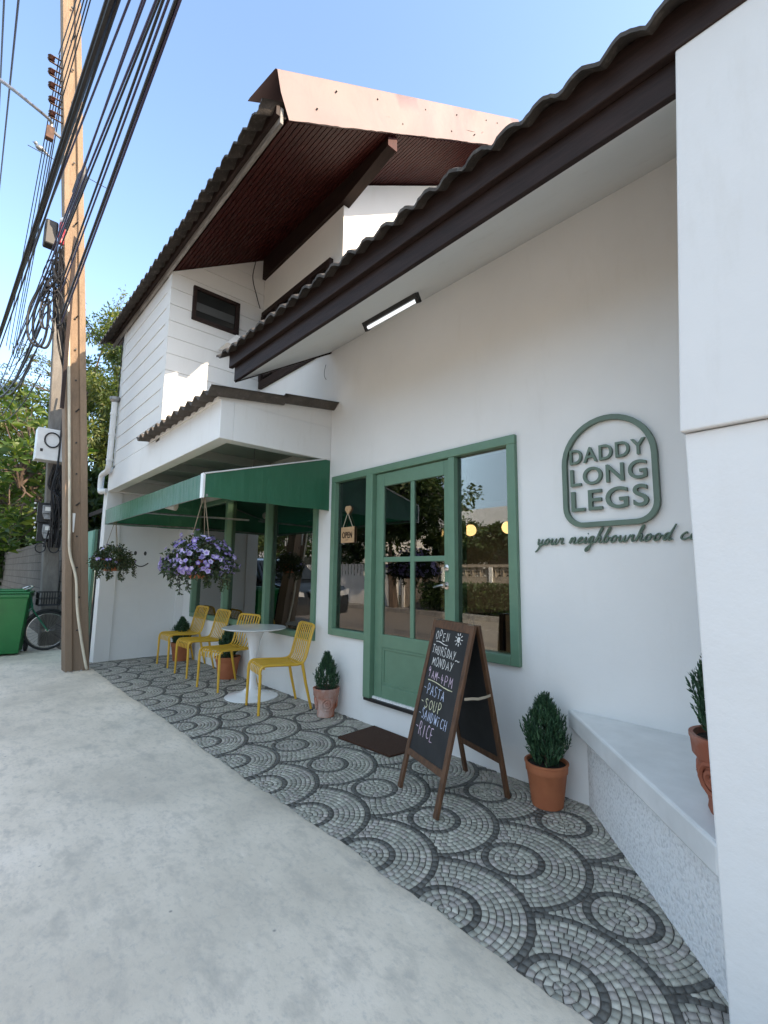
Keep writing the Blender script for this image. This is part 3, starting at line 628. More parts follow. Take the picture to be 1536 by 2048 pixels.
# ---- inside of the room
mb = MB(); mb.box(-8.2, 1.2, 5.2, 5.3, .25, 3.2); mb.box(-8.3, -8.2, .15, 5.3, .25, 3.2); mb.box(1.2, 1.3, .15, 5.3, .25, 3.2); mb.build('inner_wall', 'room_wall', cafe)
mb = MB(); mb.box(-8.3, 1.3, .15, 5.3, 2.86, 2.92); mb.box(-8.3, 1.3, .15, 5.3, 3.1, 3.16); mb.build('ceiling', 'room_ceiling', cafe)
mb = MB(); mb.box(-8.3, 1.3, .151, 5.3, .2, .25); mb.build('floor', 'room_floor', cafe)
cn = thing('counter', 'bar counter clad in vertical beige tiles seen through the green window row', 'counter', (-6.7, .9, .25))
mb = MB(); mb.box(-7.95, -5.40, .80, 1.2, .25, 1.385); mb.build('front', 'counter_tile', cn)
mb = MB(); mb.box(-7.98, -5.37, .78, 1.25, 1.385, 1.405); mb.build('worktop', 'pale_wood', cn, bevel=.004)
mb = MB(); mb.tube([(-7.78, .93, 1.472), (-7.46, .93, 1.472)], .066, 20); pt = mb.build('paper_roll', 'towel', None, smooth=True); tag(pt, 'white kitchen paper roll lying on the tiled counter', 'paper roll'); ORG[pt.name] = Vector((0, 0, 0))
g = MB(); g.tube([(-7.461, .93, 1.472), (-7.456, .93, 1.472)], .024, 14); g.build('core', 'board_wood', pt)
for i, (x, lab) in enumerate(((-4.833, 'glowing globe pendant lamp seen through the top right pane of the door'), (-4.209, 'glowing globe pendant lamp near the left edge of the right shop window'), (-3.579, 'glowing globe pendant lamp near the right edge of the right shop window'), (-5.46, 'globe pendant lamp farthest left in the row inside the cafe'))):
    t = thing('pendant_lamp', lab, 'lamp', (x, 2.6, 2.0), group='globe pendant lamps in the cafe')
    g = MB(); g.sphere((0, 0, 0), .085, 20); g.build('globe', 'globe_light', t, smooth=True, local=True)
    g = MB(); g.tube([(0, 0, .10), (0, 0, .86)], .004, 5); g.lathe([(.03, .075), (.03, .12), (0, .125)], (0, 0, 0), 12); g.build('cord', 'black_plastic', t, local=True)
for i, (y, x0, x1) in enumerate(((2.0, -6.9, -5.1), (.46, -7.3, -5.6))):
    t = thing('strip_lamp', ('thin warm strip lamp under the ceiling behind the left sidelight', 'thin warm strip lamp under the ceiling behind the green window row')[i], 'lamp', ((x0+x1)/2, y, 2.6))
    g = MB(); g.box(x0, x1, y-.02, y+.02, 2.58, 2.595); g.build('tube', 'strip_light', t); g = MB(); g.box(x0, x1, y-.025, y+.025, 2.596, 2.63)
    for x in (x0+.2, x1-.2): g.tube([(x, y, 2.63), (x, y, 2.86)], .004, 5)
    g.build('housing', 'black_plastic', t)
    la = bpy.data.lights.new('strip_glow', 'AREA'); la.shape = 'RECTANGLE'; la.size = x1-x0; la.size_y = .04; la.energy = 26; la.color = (1, .78, .52)
    lo = bpy.data.objects.new('strip_glow', la); COL.objects.link(lo); lo.parent = t; lo.location = (0, 0, -.03)
t = thing('cafe_table', 'dark wooden table inside behind the door panes', 'table', (-3.4, 1.3, .25))
g = MB(); g.box(-3.85, -2.95, .95, 1.65, .93, .97); g.build('tabletop', 'brown_board', t)
for x in (-3.78, -3.02):
    for y in (1.02, 1.58): g = MB(); g.box(x-.025, x+.025, y-.025, y+.025, .25, .93); g.build('leg', 'brown_board', t)
t = thing('broom', 'broom with a long pale handle leaning inside the window row', 'broom', (-5.45, .4, .25))
g = MB(); g.tube([(-5.45, .45, .5), (-5.12, .66, 1.42)], .013, 7); g.build('handle', 'pale_wood', t); g = MB(); g.box(-5.6, -5.35, .38, .48, .26, .5); g.build('brush_head', 'rope', t, bevel=.02)
# ================================================================ right wall and bench
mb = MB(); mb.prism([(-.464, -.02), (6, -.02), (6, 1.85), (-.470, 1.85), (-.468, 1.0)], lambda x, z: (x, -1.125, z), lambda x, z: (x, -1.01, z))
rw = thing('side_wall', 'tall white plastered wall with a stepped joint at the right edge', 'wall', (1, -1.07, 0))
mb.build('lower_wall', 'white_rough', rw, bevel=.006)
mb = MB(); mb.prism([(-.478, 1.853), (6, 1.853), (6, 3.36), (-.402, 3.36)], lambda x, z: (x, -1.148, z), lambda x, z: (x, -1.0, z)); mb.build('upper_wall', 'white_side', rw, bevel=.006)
bn = thing('bench', 'built in white bench with smooth slab and rough stucco front', 'bench', (-.7, -.5, 0))
mb = MB(); mb.prism([(-1.385, -.003), (-.445, -1.03), (-.445, -1.005), (3, -1.005), (3, -.003)], lambda x, y: (x, y, -.01), lambda x, y: (x, y, .425)); mb.build('base', 'spatter_stucco', bn)
mb = MB(); mb.prism([(-1.50, -.003), (-.470, -1.10), (-.45, -1.003), (3, -1.003), (3, -.003)], lambda x, y: (x, y, .425), lambda x, y: (x, y, .533)); mb.build('slab', 'bench_slab', bn, bevel=.012)
# ================================================================ awning
aw = thing('awning', 'green canvas awning with white piping over the window row', 'awning', (-5.9, -.7, 2.0))
mb = MB(); k = 24
def sheet(mb, P, Q, nu=24, nv=6, amp=0, nrm=(0, 0, 1)):
    vs = []
    for i in range(nu+1):
        for j in range(nv+1):
            u, v = i/nu, j/nv; a = Vector(P[0]).lerp(Vector(P[1]), u); b = Vector(Q[0]).lerp(Vector(Q[1]), u); p = a.lerp(b, v)
            p = p + Vector(nrm)*amp*math.sin(math.pi*u)*math.sin(math.pi*v) + Vector((0, 0, 1))*amp*.25*math.sin(u*17)*(1 if v == 0 else .3)
            vs.append(tuple(p))
    return mb.add(vs, [(i*(nv+1)+j, (i+1)*(nv+1)+j, (i+1)*(nv+1)+j+1, i*(nv+1)+j+1) for i in range(nu) for j in range(nv)])
XL, XR, YF = -7.70, -4.108, -1.36
sheet(mb, ((XL, YF, 2.22), (XR, YF, 2.22)), ((XL, -.004, 2.59), (XR, -.004, 2.59)), amp=-.02)
sheet(mb, ((XL, YF, 2.012), (XR, YF, 2.012)), ((XL, YF-.004, 2.222), (XR, YF-.004, 2.222)), amp=.008, nrm=(0, 1, 0))
mb.build('canvas_top', 'awning_canvas', aw, smooth=True, fix=False)
for x in (XL, XR):
    mb = MB(); sheet(mb, ((x, YF, 2.012), (x, -.004, 2.022)), ((x, YF, 2.222), (x, -.004, 2.592)), 14, 6, .012, (-1, 0, 0)); mb.build('side_panel', 'awning_canvas', aw, smooth=True, fix=False)
mb = MB(); mb.box(XR-.055, XR+.006, YF-.012, YF+.006, 2.005, 2.226); mb.build('white_piping', 'white_plastic', aw)
mb = MB(); mb.tube([(XR+.004, YF, 2.222), (XR+.004, -.006, 2.593)], .007, 6); mb.build('white_piping', 'white_plastic', aw)
mb = MB(); mb.box(XL-.006, XL+.02, YF-.01, YF+.004, 2.005, 2.226); mb.build('white_piping', 'white_plastic', aw)
mb = MB()
for x in (XL+.03, -5.9, XR-.03): mb.tube([(x, YF+.03, 2.03), (x, -.03, 2.05)], .012, 7); mb.tube([(x, YF+.03, 2.2), (x, -.03, 2.57)], .012, 7); mb.tube([(x, YF+.03, 2.03), (x, YF+.03, 2.2)], .012, 7)
mb.tube([(XL, YF+.03, 2.03), (XR, YF+.03, 2.03)], .012, 7); mb.tube([(-4.9, -.5, 2.45), (-4.9, -.5, 2.76)], .006, 6)
mb.build('frame_tube', 'grey_metal', aw)
sp = thing('spot_lamp', 'small white cylinder spotlight under the awning', 'lamp', (-6.93, -.7, 2.2))
g = MB(); g.tube([(-6.99, -.76, 2.29), (-6.88, -.66, 2.26)], .055, 16); g.build('shade', 'white_plastic', sp, smooth=True)
g = MB(); g.tube([(-6.93, -.7, 2.30), (-6.93, -.7, 2.42)], .012, 6); g.build('stem', 'white_plastic', sp)
# ================================================================ fluorescent lamp under the soffit
lp = thing('fluorescent_lamp', 'black tube lamp fitting under the white soffit', 'lamp', (-2.7, -.43, 3.52))
a, b = Vector((-3.03, -.455, 3.545)), Vector((-2.41, -.425, 3.565)); nz = Vector((0, .52, -.85))
g = MB(); g.bar(a, b, .055, .055, (0, -.52, .85)); g.build('housing', 'black_plastic', lp, bevel=.006)
d = (b-a).normalized()
g = MB(); g.tube([a+d*.03+nz*.045, b-d*.03+nz*.045], .015, 12); g.build('tube', 'tube_light', lp, smooth=True)
for e, s in ((a, 1), (b, -1)): g = MB(); g.bar(e+nz*.045-d*s*.004, e+nz*.045+d*s*.03, .044, .05, (0, -.52, .85)); g.build('end_cap', 'black_plastic', lp, bevel=.006)
# ================================================================ wall sign
def text_mesh(txt, size, ext, off=0, sx=1):
    cu = bpy.data.curves.new('t', 'FONT'); cu.body = txt; cu.size = size; cu.extrude = ext; cu.offset = off; cu.resolution_u = 6; cu.space_character = 1.12
    ob = bpy.data.objects.new('t', cu); COL.objects.link(ob); dg = bpy.context.evaluated_depsgraph_get()
    me = bpy.data.meshes.new_from_object(ob.evaluated_get(dg)); bpy.data.objects.remove(ob); bpy.data.curves.remove(cu)
    vs = [v.co.copy() for v in me.vertices]; fs = [tuple(p.vertices) for p in me.polygons]; bpy.data.meshes.remove(me)
    return vs, fs
def fit_text(mb, txt, x0, x1, z0, z1, y, ext, off, mi=0):
    vs, fs = text_mesh(txt, 1, .5, off)
    ax, bx = min(v.x for v in vs), max(v.x for v in vs); ay, by = min(v.y for v in vs), max(v.y for v in vs)
    return mb.add([(x0+(v.x-ax)/(bx-ax)*(x1-x0), y-(v.z+.5)*ext, z0+(v.y-ay)/(by-ay)*(z1-z0)) for v in vs], fs, mi)
sg = thing('wall_sign', 'green raised lettering in an arched outline above a handwritten line', 'sign', (-1.2, 0, 1.9))
def arch(r, top, x0, x1, z0, cr, n=20):
    cx = (x0+x1)/2; hw = (x1-x0)/2; P = []
    for i in range(n+1): a = math.pi*i/n; P.append((cx+hw*math.cos(a), top-hw+hw*math.sin(a)))
    for i in range(9): a = math.pi+math.pi/2*i/8; P.append((x0+cr+cr*math.cos(a), z0+cr+cr*math.sin(a)))
    for i in range(9): a = 1.5*math.pi+math.pi/2*i/8; P.append((x1-cr+cr*math.cos(a), z0+cr+cr*math.sin(a)))
    return P
Po, Pi = arch(0, 2.357, -1.466, -.893, 1.662, .13), arch(0, 2.325, -1.434, -.925, 1.694, .10); k = len(Po)
mb = MB(); yb, yf = -.004, -.032
vs = [(x, y, z) for y in (yb, yf) for P in (Po, Pi) for x, z in P]
fs = []
for i in range(k):
    j = (i+1) % k; fs += [(2*k+i, 2*k+j, 3*k+j, 3*k+i), (i, 2*k+i, 2*k+j, j), (k+i, k+j, 3*k+j, 3*k+i), (i, j, k+j, k+i)]
mb.add(vs, fs); mb.build('arch_outline', 'sign_green', sg, bevel=.002)
for t, z0, z1 in (('DADDY', 2.076, 2.172), ('LONG', 1.930, 2.043), ('LEGS', 1.766, 1.898)):
    mb = MB(); fit_text(mb, t, -1.413, -.955, z0, z1, -.004, .022, .012); mb.build('lettering', 'sign_green', sg)
# handwritten line
GL = {'y': ([[(0, .85), (.12, .98), (.16, .5), (.3, .08), (.55, .25), (.75, .95)], [(.75, .95), (.62, .1), (.42, -.8), (.15, -1.15)], [(.5, -.45), (.75, -.05), (1.05, .15)]], 1.0),
 'o': ([[(.05, .15), (.2, .75), (.5, .98), (.22, .8), (.12, .35), (.3, .03), (.58, .2), (.68, .65), (.52, .97), (.62, .72), (1.0, .7)]], .95),
 'u': ([[(0, .7), (.1, .98), (.1, .35), (.27, .03), (.5, .25), (.72, .97)], [(.72, .97), (.68, .3), (.8, .03), (1.05, .2)]], 1.0),
 'r': ([[(0, .15), (.18, .95), (.3, .78), (.56, .95), (.56, .4), (.66, .05), (.95, .15)]], .9),
 'n': ([[(0, .1), (.15, .95), (.15, .05)], [(.15, .05), (.3, .75), (.55, .98), (.62, .6), (.6, .2), (.74, .03), (1.0, .15)]], .95),
 'e': ([[(.0, .15), (.3, .45), (.6, .75), (.45, .98), (.2, .7), (.15, .3), (.35, .03), (.65, .1), (.9, .25)]], .85),
 'i': ([[(0, .15), (.2, .97), (.17, .3), (.3, .03), (.55, .2)], [(.27, 1.45), (.33, 1.52)]], .5),
 'g': ([[(.05, .15), (.6, .95), (.3, .95), (.12, .5), (.25, .1), (.5, .3), (.68, .97)], [(.68, .97), (.6, .1), (.45, -.9), (.18, -1.2), (.1, -.85), (.5, -.3), (.95, .15)]], .92),
 'h': ([[(0, .15), (.35, 1.3), (.5, 2.1), (.35, 2.2), (.2, 1.3), (.13, .03)], [(.13, .03), (.3, .75), (.55, .95), (.6, .55), (.58, .2), (.72, .03), (.98, .15)]], .93),
 'b': ([[(0, .15), (.35, 1.3), (.5, 2.1), (.35, 2.2), (.2, 1.3), (.13, .4), (.3, .03), (.58, .2), (.62, .7), (.4, .85), (.62, .7), (.95, .72)]], .9),
 'd': ([[(.05, .15), (.6, .9), (.3, .95), (.1, .5), (.2, .08), (.5, .25), (.75, 1.3), (.95, 2.2)], [(.95, 2.2), (.72, .9), (.68, .25), (.82, .03), (1.1, .15)]], 1.05),
 'c': ([[(.62, .8), (.45, .98), (.15, .65), (.12, .25), (.35, .03), (.65, .1), (.95, .3)]], .88),
 'a': ([[(.65, .8), (.4, .98), (.12, .55), (.18, .08), (.45, .2), (.7, .95)], [(.7, .95), (.65, .3), (.78, .03), (1.02, .15)]], .97),
 'f': ([[(0, .15), (.4, 1.3), (.55, 2.0), (.4, 2.2), (.28, 1.4), (.2, -.4), (.15, -1.0), (.4, -.3), (.35, .2), (.8, .25)]], .75)}
mb = MB(); x = 0; items = []
for ch in 'your neighbourhood cafe':
    if ch == ' ': x += .75; continue
    st_, w = GL[ch]; items.append((x, st_)); x += w*1.06
tot = [i for i in items]
xa_ = -1.672; xend = -.70   # the letter c,a end near x = -.74
wid = sum((.75 if c == ' ' else GL[c][1]*1.06) for c in 'your neighbourhood ca'); scx = (xend-.02-xa_)/wid; scz = .040
for x0, st_ in items:
    if items.index((x0, st_)) in (4, 17): mb.build('script_word', 'sign_green', sg, smooth=True); mb = MB()
    for s in st_:
        pts = catmull([(xa_+(x0+px)*scx+.32*py*scx, 0, 1.563+py*scz) for px, py in s], 5) if len(s) > 2 else [(xa_+(x0+px)*scx+.32*py*scx, 0, 1.563+py*scz) for px, py in s]
        t = MB(); kk = len(pts); t.tube(pts, [.0058*(.75+.35*math.sin(3.1*i/max(kk-1, 1))) for i in range(kk)], 8)
        mb.add([(vx, -.016+vy*1.5, vz) for vx, vy, vz in t.v], t.f)
mb.build('script_word', 'sign_green', sg, smooth=True)
# ================================================================ OPEN sign in the left sidelight
os_ = thing('open_sign', 'small wooden OPEN sign hanging on the left glass sidelight', 'sign', (-3.78, .002, 1.7))
g = MB(); g.box(-3.885, -3.675, -.004, .008, 1.665, 1.825); g.build('board', 'pale_wood', os_, bevel=.004)
g = MB(); fit_text(g, 'OPEN', -3.86, -3.70, 1.71, 1.775, -.005, .003, .012); g.box(-3.80, -3.76, -.008, -.005, 1.69, 1.694); g.build('lettering', 'dark_brown', os_)
g = MB()
g = MB(); T = Matrix.Rotation(R(90), 4, 'X')
for dx in (-.02, .02):
    q = MB(); q.lathe([(.0, 0), (.028, .002), (.028, .012), (0, .018)], (0, 0, 0), 14); g.add([tuple((T @ Vector(v))+Vector((-3.785+dx, .014, 2.015))) for v in q.v], q.f)
q = MB(); g.prism([(-3.83, 2.005), (-3.74, 2.005), (-3.785, 1.955)], lambda x, z: (x, -.002, z), lambda x, z: (x, .014, z)); g.build('heart_hook', 'pale_wood', os_)
g = MB(); g.tube([(-3.787, .002, 1.97), (-3.86, .002, 1.82)], .004, 5); g.tube([(-3.783, .002, 1.97), (-3.70, .002, 1.82)], .004, 5); g.build('cord', 'cloth_strap', os_)
# ================================================================ A-board
vx = Vector((.454, -.14, 0)).normalized(); vn = Vector((vx.y, -vx.x, 0))     # vn points to the street
bl_, br_, fl_, fr_ = Vector((-2.205, -.150, 0)), Vector((-1.750, -.285, 0)), Vector((-2.325, -.675, 0)), Vector((-1.872, -.815, 0))
HT = 1.045
tl, tr_ = (fl_+bl_)/2+Vector((.0, .03, HT)), (fr_+br_)/2+Vector((.0, .03, HT))
tl += vn*.0; ab = thing('chalkboard', 'wooden folding chalkboard with white handwritten menu standing before the door', 'sign board', tuple((fl_+br_)/2))
def board(a0, a1, b0, b1, front):
    # a: feet left/right, b: top left/right
    e1 = (a1-a0).normalized(); e2 = (b0-a0).normalized(); nn = e1.cross(e2).normalized(); Wd = (a1-a0).length; Ht = (b0-a0).length
    if nn.dot(vn) < 0: nn = -nn
    if not front: nn = -nn
    pt = lambda u, v, d=0: a0+e1*u+e2*v+nn*d
    def slat(u0, u1, v0, v1, d0, d1, mb): 
        vs = [tuple(pt(u, v, d)) for d in (d0, d1) for v in (v0, v1) for u in (u0, u1)]
        mb.add(vs, [(0, 2, 3, 1), (4, 5, 7, 6), (0, 1, 5, 4), (2, 6, 7, 3), (0, 4, 6, 2), (1, 3, 7, 5)])
    for u in (0, Wd-.036):
        m_ = MB(); slat(u, u+.036, 0, Ht, -.011, .011, m_); m_.build('leg', 'board_wood', ab, bevel=.003)
    for v0, v1 in ((Ht-.055, Ht), (.205, .245)): m_ = MB(); slat(.036, Wd-.036, v0, v1, -.009, .009, m_); m_.build('rail', 'board_wood', ab, bevel=.003)
    m_ = MB(); slat(.034, Wd-.034, .243, Ht-.053, -.003, .003, m_); m_.build('writing_panel', 'blackboard', ab)
    return pt, Wd, Ht, nn
bpt, bW, bH, bn_ = board(fl_, fr_, tl, tr_, True); board(bl_, br_, tl-vn*.024, tr_-vn*.024, False)
g = MB(); m1 = tr_.lerp(fr_, .40)-vn*.012; m2 = tr_.lerp(br_, .40)+vn*.0; o_ = vx*.012
sag = (m1+m2)/2+Vector((0, 0, -.008))+o_*1.5
pts = [m1+o_, m1.lerp(sag, .5)+o_+Vector((0, 0, .004)), sag, m2.lerp(sag, .5)+o_, m2+o_]; vs = []
for p in pts: vs += [tuple(p+Vector((0, 0, -.008))), tuple(p+Vector((0, 0, .008)))]
g.add(vs, [(i*2, i*2+2, i*2+3, i*2+1) for i in range(4)]); g.build('strap', 'cloth_strap', ab)
for p in (tl+vx*.05, tr_-vx*.05): g = MB(); g.bar(p-vn*.03, p+vn*.012, .04, .004); g.build('hinge', 'steel', ab)
LT = {'A': [[(0, 0), (.45, 1), (.9, 0)], [(.2, .38), (.75, .36)]], 'C': [[(.8, .9), (.4, 1), (.08, .6), (.1, .2), (.45, 0), (.85, .12)]], 'D': [[(.1, 1), (.12, 0)], [(.0, 1), (.6, .85), (.8, .5), (.55, .1), (.08, 0)]],
 'E': [[(.75, 1), (.1, .97), (.1, 0), (.8, .04)], [(.1, .52), (.62, .52)]], 'H': [[(.08, 1), (.08, 0)], [(.8, 1), (.78, 0)], [(.08, .5), (.8, .52)]], 'I': [[(.3, 1), (.28, 0)]], 'i': [[(.3, .7), (.28, 0)], [(.1, .98), (.55, 1)]],
 'M': [[(.05, 0), (.12, 1), (.45, .35), (.8, 1), (.92, 0)]], 'N': [[(.05, 0), (.1, 1), (.75, .05), (.8, 1)]], 'O': [[(.45, 1), (.1, .75), (.08, .25), (.45, 0), (.82, .3), (.8, .75), (.45, 1)]], 'P': [[(.1, 0), (.1, 1), (.6, .98), (.75, .72), (.5, .48), (.1, .45)]],
 'R': [[(.1, 0), (.1, 1), (.6, .96), (.7, .7), (.45, .5), (.12, .48)], [(.4, .5), (.85, 0)]], 'S': [[(.75, .88), (.4, 1), (.12, .78), (.42, .52), (.75, .28), (.45, 0), (.05, .1)]], 'T': [[(0, .96), (.9, 1)], [(.45, .98), (.42, 0)]],
 'U': [[(.08, 1), (.1, .25), (.42, 0), (.72, .25), (.78, 1)]], 'W': [[(.0, 1), (.22, 0), (.45, .7), (.68, 0), (.92, 1)]], 'Y': [[(.05, 1), (.42, .5)], [(.85, 1), (.2, 0)]], '-': [[(.1, .5), (.7, .46)]], '9': [[(.72, .75), (.4, 1), (.12, .78), (.35, .55), (.72, .75), (.62, 0)]], '4': [[(.35, 1), (.08, .4), (.85, .42)], [(.6, .75), (.55, 0)]], ' ': []}
cr = random.Random(3)
def chalk(mb, txt, u0, u1, vtop, h, slope=0):
    n = len(txt); cw = (u1-u0)/n
    for i, ch in enumerate(txt):
        jx, jy, js = cr.uniform(-.06, .06), cr.uniform(-.06, .06), cr.uniform(.9, 1.1)
        for s in LT[ch]:
            pts = []
            for px, py in s:
                u = u0+(i+(px*.78+jx))*cw; v = vtop-h+(py*js+jy)*h-slope*(u-u0); pts.append(bpt(u, v, .0036))
            curved = len(pts) > 3 and ch in 'CDOPRSU9'
            pts = catmull(pts, 5) if curved else [p for a, b in zip(pts[:-1], pts[1:]) for p in (a, a.lerp(b, .33), a.lerp(b, .66))]+[pts[-1]]
            t = MB(); t.tube(pts, [.0026*cr.uniform(.65, 1.1) for _ in pts], 6)
            mb.add([tuple(Vector(v)-bn_*((Vector(v)-bpt(0, 0, .0036)).dot(bn_))*.75) for v in t.v], t.f)
def ul(mb, u0, v0, u1, v1): 
    t = MB(); pts = [bpt(u0+(u1-u0)*i/6, v0+(v1-v0)*i/6+.004*math.sin(i), .0036) for i in range(7)]; t.tube(pts, [.003*cr.uniform(.7, 1.1) for _ in pts], 6); mb.add(t.v, t.f)
PT = bH-.06; uL = .05; vt = lambda f: PT-f*(PT-.243)
class Lines(dict):
    def __missing__(s, k): return MB()
A = Lines(); ALL = []
_chalk, _ul = chalk, ul
def chalk(mk_, *a): m_ = MB(); _chalk(m_, *a); ALL.append((m_, mk_))
def ul(mk_, *a): m_ = MB(); _ul(m_, *a); ALL.append((m_, mk_))
chalk('chalk', 'OPEN', .065, .235, vt(.018), .056, .04); ul('chalk', .085, vt(.108), .225, vt(.122))
chalk('chalk', 'THURSDAY', .055, .345, vt(.138), .054, .04); ul('chalk', .345, vt(.225), .385, vt(.22))
chalk('chalk', 'MONDAY', .085, .345, vt(.240), .054, .03)
chalk('chalk_pink', '9', .065, .105, vt(.335), .058); chalk('chalk_pink', 'AM-4', .115, .265, vt(.35), .050, .06); chalk('chalk_pink', 'PM', .275, .375, vt(.36), .055, .05); ul('chalk_yellow', .085, vt(.432), .375, vt(.452))
chalk('chalk_blue', '-PASTA', .055, .315, vt(.462), .062, .03)
chalk('chalk_yellow', '-SOUP', .055, .315, vt(.568), .060, .03)
chalk('chalk_blue', '-SANDWiCH', .055, .40, vt(.665), .056, .02)
chalk('chalk_pink', '-RICE', .055, .285, vt(.765), .075, .03)
sc_, sv_ = .335, vt(.055)
g = MB(); t = MB(); t.tube(catmull([bpt(sc_+r_*math.cos(a), sv_+r_*math.sin(a), .0036) for a, r_ in [(i*.9, .003+i*.0011) for i in range(14)]], 3), .0034, 6); g.add(t.v, t.f)
for i in range(9):
    a = i*.698; t = MB(); t.tube([bpt(sc_+.026*math.cos(a), sv_+.026*math.sin(a), .0036), bpt(sc_+.042*math.cos(a), sv_+.042*math.sin(a), .0036)], .0026, 6); g.add(t.v, t.f)
g.build('chalk_sun', 'chalk', ab)
for g, k_ in ALL: g.build('chalk_writing', k_, ab)
# ================================================================ door mat
mt = MB(); q = [(-3.28, -.42), (-2.70, -.42), (-2.66, .0), (-3.30, -.03)]
q = [(-3.285, -.445), (-2.70, -.40), (-2.66, -.03), (-3.31, -.02)]
mt.prism(q, lambda x, y: (x, y, .001), lambda x, y: (x, y, .018)); dm = mt.build('door_mat', 'coir', bevel=.006); tag(dm, 'brown coir mat lying on the mosaic below the door', 'door mat')
# ================================================================ chairs
def make_chair(label):
    t = thing('slatted_chair', label, 'chair', group='yellow slatted chairs in front of the windows')
    # local: front = -y ; seat 0.45 ; profile of rail
    W_ = .205
    prof = catmull([(0, -.262, .36), (0, -.262, .405), (0, -.245, .437), (0, -.205, .450), (0, -.05, .445), (0, .10, .438), (0, .165, .452), (0, .198, .50), (0, .225, .60), (0, .255, .72), (0, .275, .785), (0, .283, .808)], 4)
    rail = MB()
    for s in (-1, 1): rail.tube([(s*W_, p.y, p.z) for p in prof], [.0125]*len(prof), 8)
    rail.tube(catmull([(-W_, .275, .785), (-W_+.012, .284, .806), (-W_+.05, .288, .818), (0, .289, .820), (W_-.05, .288, .818), (W_-.012, .284, .806), (W_, .275, .785)], 4), .0125, 8)
    rail.tube([(-W_, -.225, .425), (W_, -.225, .425)], .009, 8); rail.tube([(-W_, .17, .436), (W_, .17, .436)], .011, 8); rail.tube([(-W_, .238, .655), (W_, .238, .655)], .006, 6)
    rail.build('side_rail', 'yellow_plastic', t, smooth=True, local=True)
    n = 7; seat = MB(); back = MB(); cut = [i for i, p in enumerate(prof) if p.y > .10][0]+2
    for i in range(n):
        x = -W_+2*W_*(i+1)/(n+1); hw, hh = (.0085, .0045)
        for mbb, P in ((seat, prof[:cut+1]), (back, prof[cut:]+[Vector((0, .286, .812))])):
            vs = []
            for j, p in enumerate(P):
                t_ = (P[min(j+1, len(P)-1)]-P[max(j-1, 0)]).normalized(); nn = Vector((0, -t_.z, t_.y)); dip = Vector((0, 0, -.010*math.sin(math.pi*min(max((p.y+.26)/.42, 0), 1))*(1-abs(x)/.3)))
                for a, b in ((-1, -1), (1, -1), (1, 1), (-1, 1)): vs.append(tuple(p+dip+Vector((x+a*hw, 0, 0))+nn*b*hh))
            k = len(P); mbb.add(vs, [(j*4+a, j*4+(a+1) % 4, (j+1)*4+(a+1) % 4, (j+1)*4+a) for j in range(k-1) for a in range(4)]+[(0, 1, 2, 3), ((k-1)*4+3, (k-1)*4+2, (k-1)*4+1, (k-1)*4)])
    seat.build('seat', 'yellow_plastic', t, local=True, bevel=.003); back.build('backrest', 'yellow_plastic', t, local=True, bevel=.003)
    for s in (-1, 1):
        g = MB(); g.tube([(s*W_, -.262, .375), (s*(W_+.003), -.263, .2), (s*(W_+.008), -.266, 0)], [.0155, .0145, .0125], 10); g.build('leg', 'yellow_plastic', t, smooth=True, local=True)
        g = MB(); g.tube([(s*W_, .165, .445), (s*(W_+.006), .205, .25), (s*(W_+.012), .268, 0)], [.0165, .015, .0125], 10); g.build('leg', 'yellow_plastic', t, smooth=True, local=True)
    return t
CH = make_chair('yellow slatted chair nearest the door, right of the white table')
spots = [(CH, -4.42, -.345, -.20, None), (None, -5.60, -.355, .17, 'yellow slatted chair just left of the white table'), (None, -6.50, -.32, .0, 'yellow slatted chair second from the end wall'), (None, -7.34, -.285, .02, 'yellow slatted chair nearest the smiling end wall')]
for o, x, y, rz, lab in spots:
    if o is None: o = relabel(copy_tree(CH), lab)
    o.location = (x, y, .003); o.rotation_euler = (0, 0, rz)
# ================================================================ tulip table
tb = thing('tulip_table', 'round white pedestal table between the yellow chairs', 'table', (-4.97, -.36, .002))
g = MB(); g.lathe([(0, .715), (.27, .717), (.335, .728), (.35, .738), (.345, .744), (0, .745)], (0, 0, 0), 56); g.build('tabletop', 'white_gloss', tb, smooth=True, local=True)
g = MB(); g.lathe([(.285, 0), (.285, .006), (.26, .016), (.18, .03), (.105, .055), (.06, .10), (.042, .18), (.038, .30), (.045, .45), (.07, .60), (.10, .68), (.13, .716)], (0, 0, 0), 48); g.build('pedestal', 'white_gloss', tb, smooth=True, local=True)
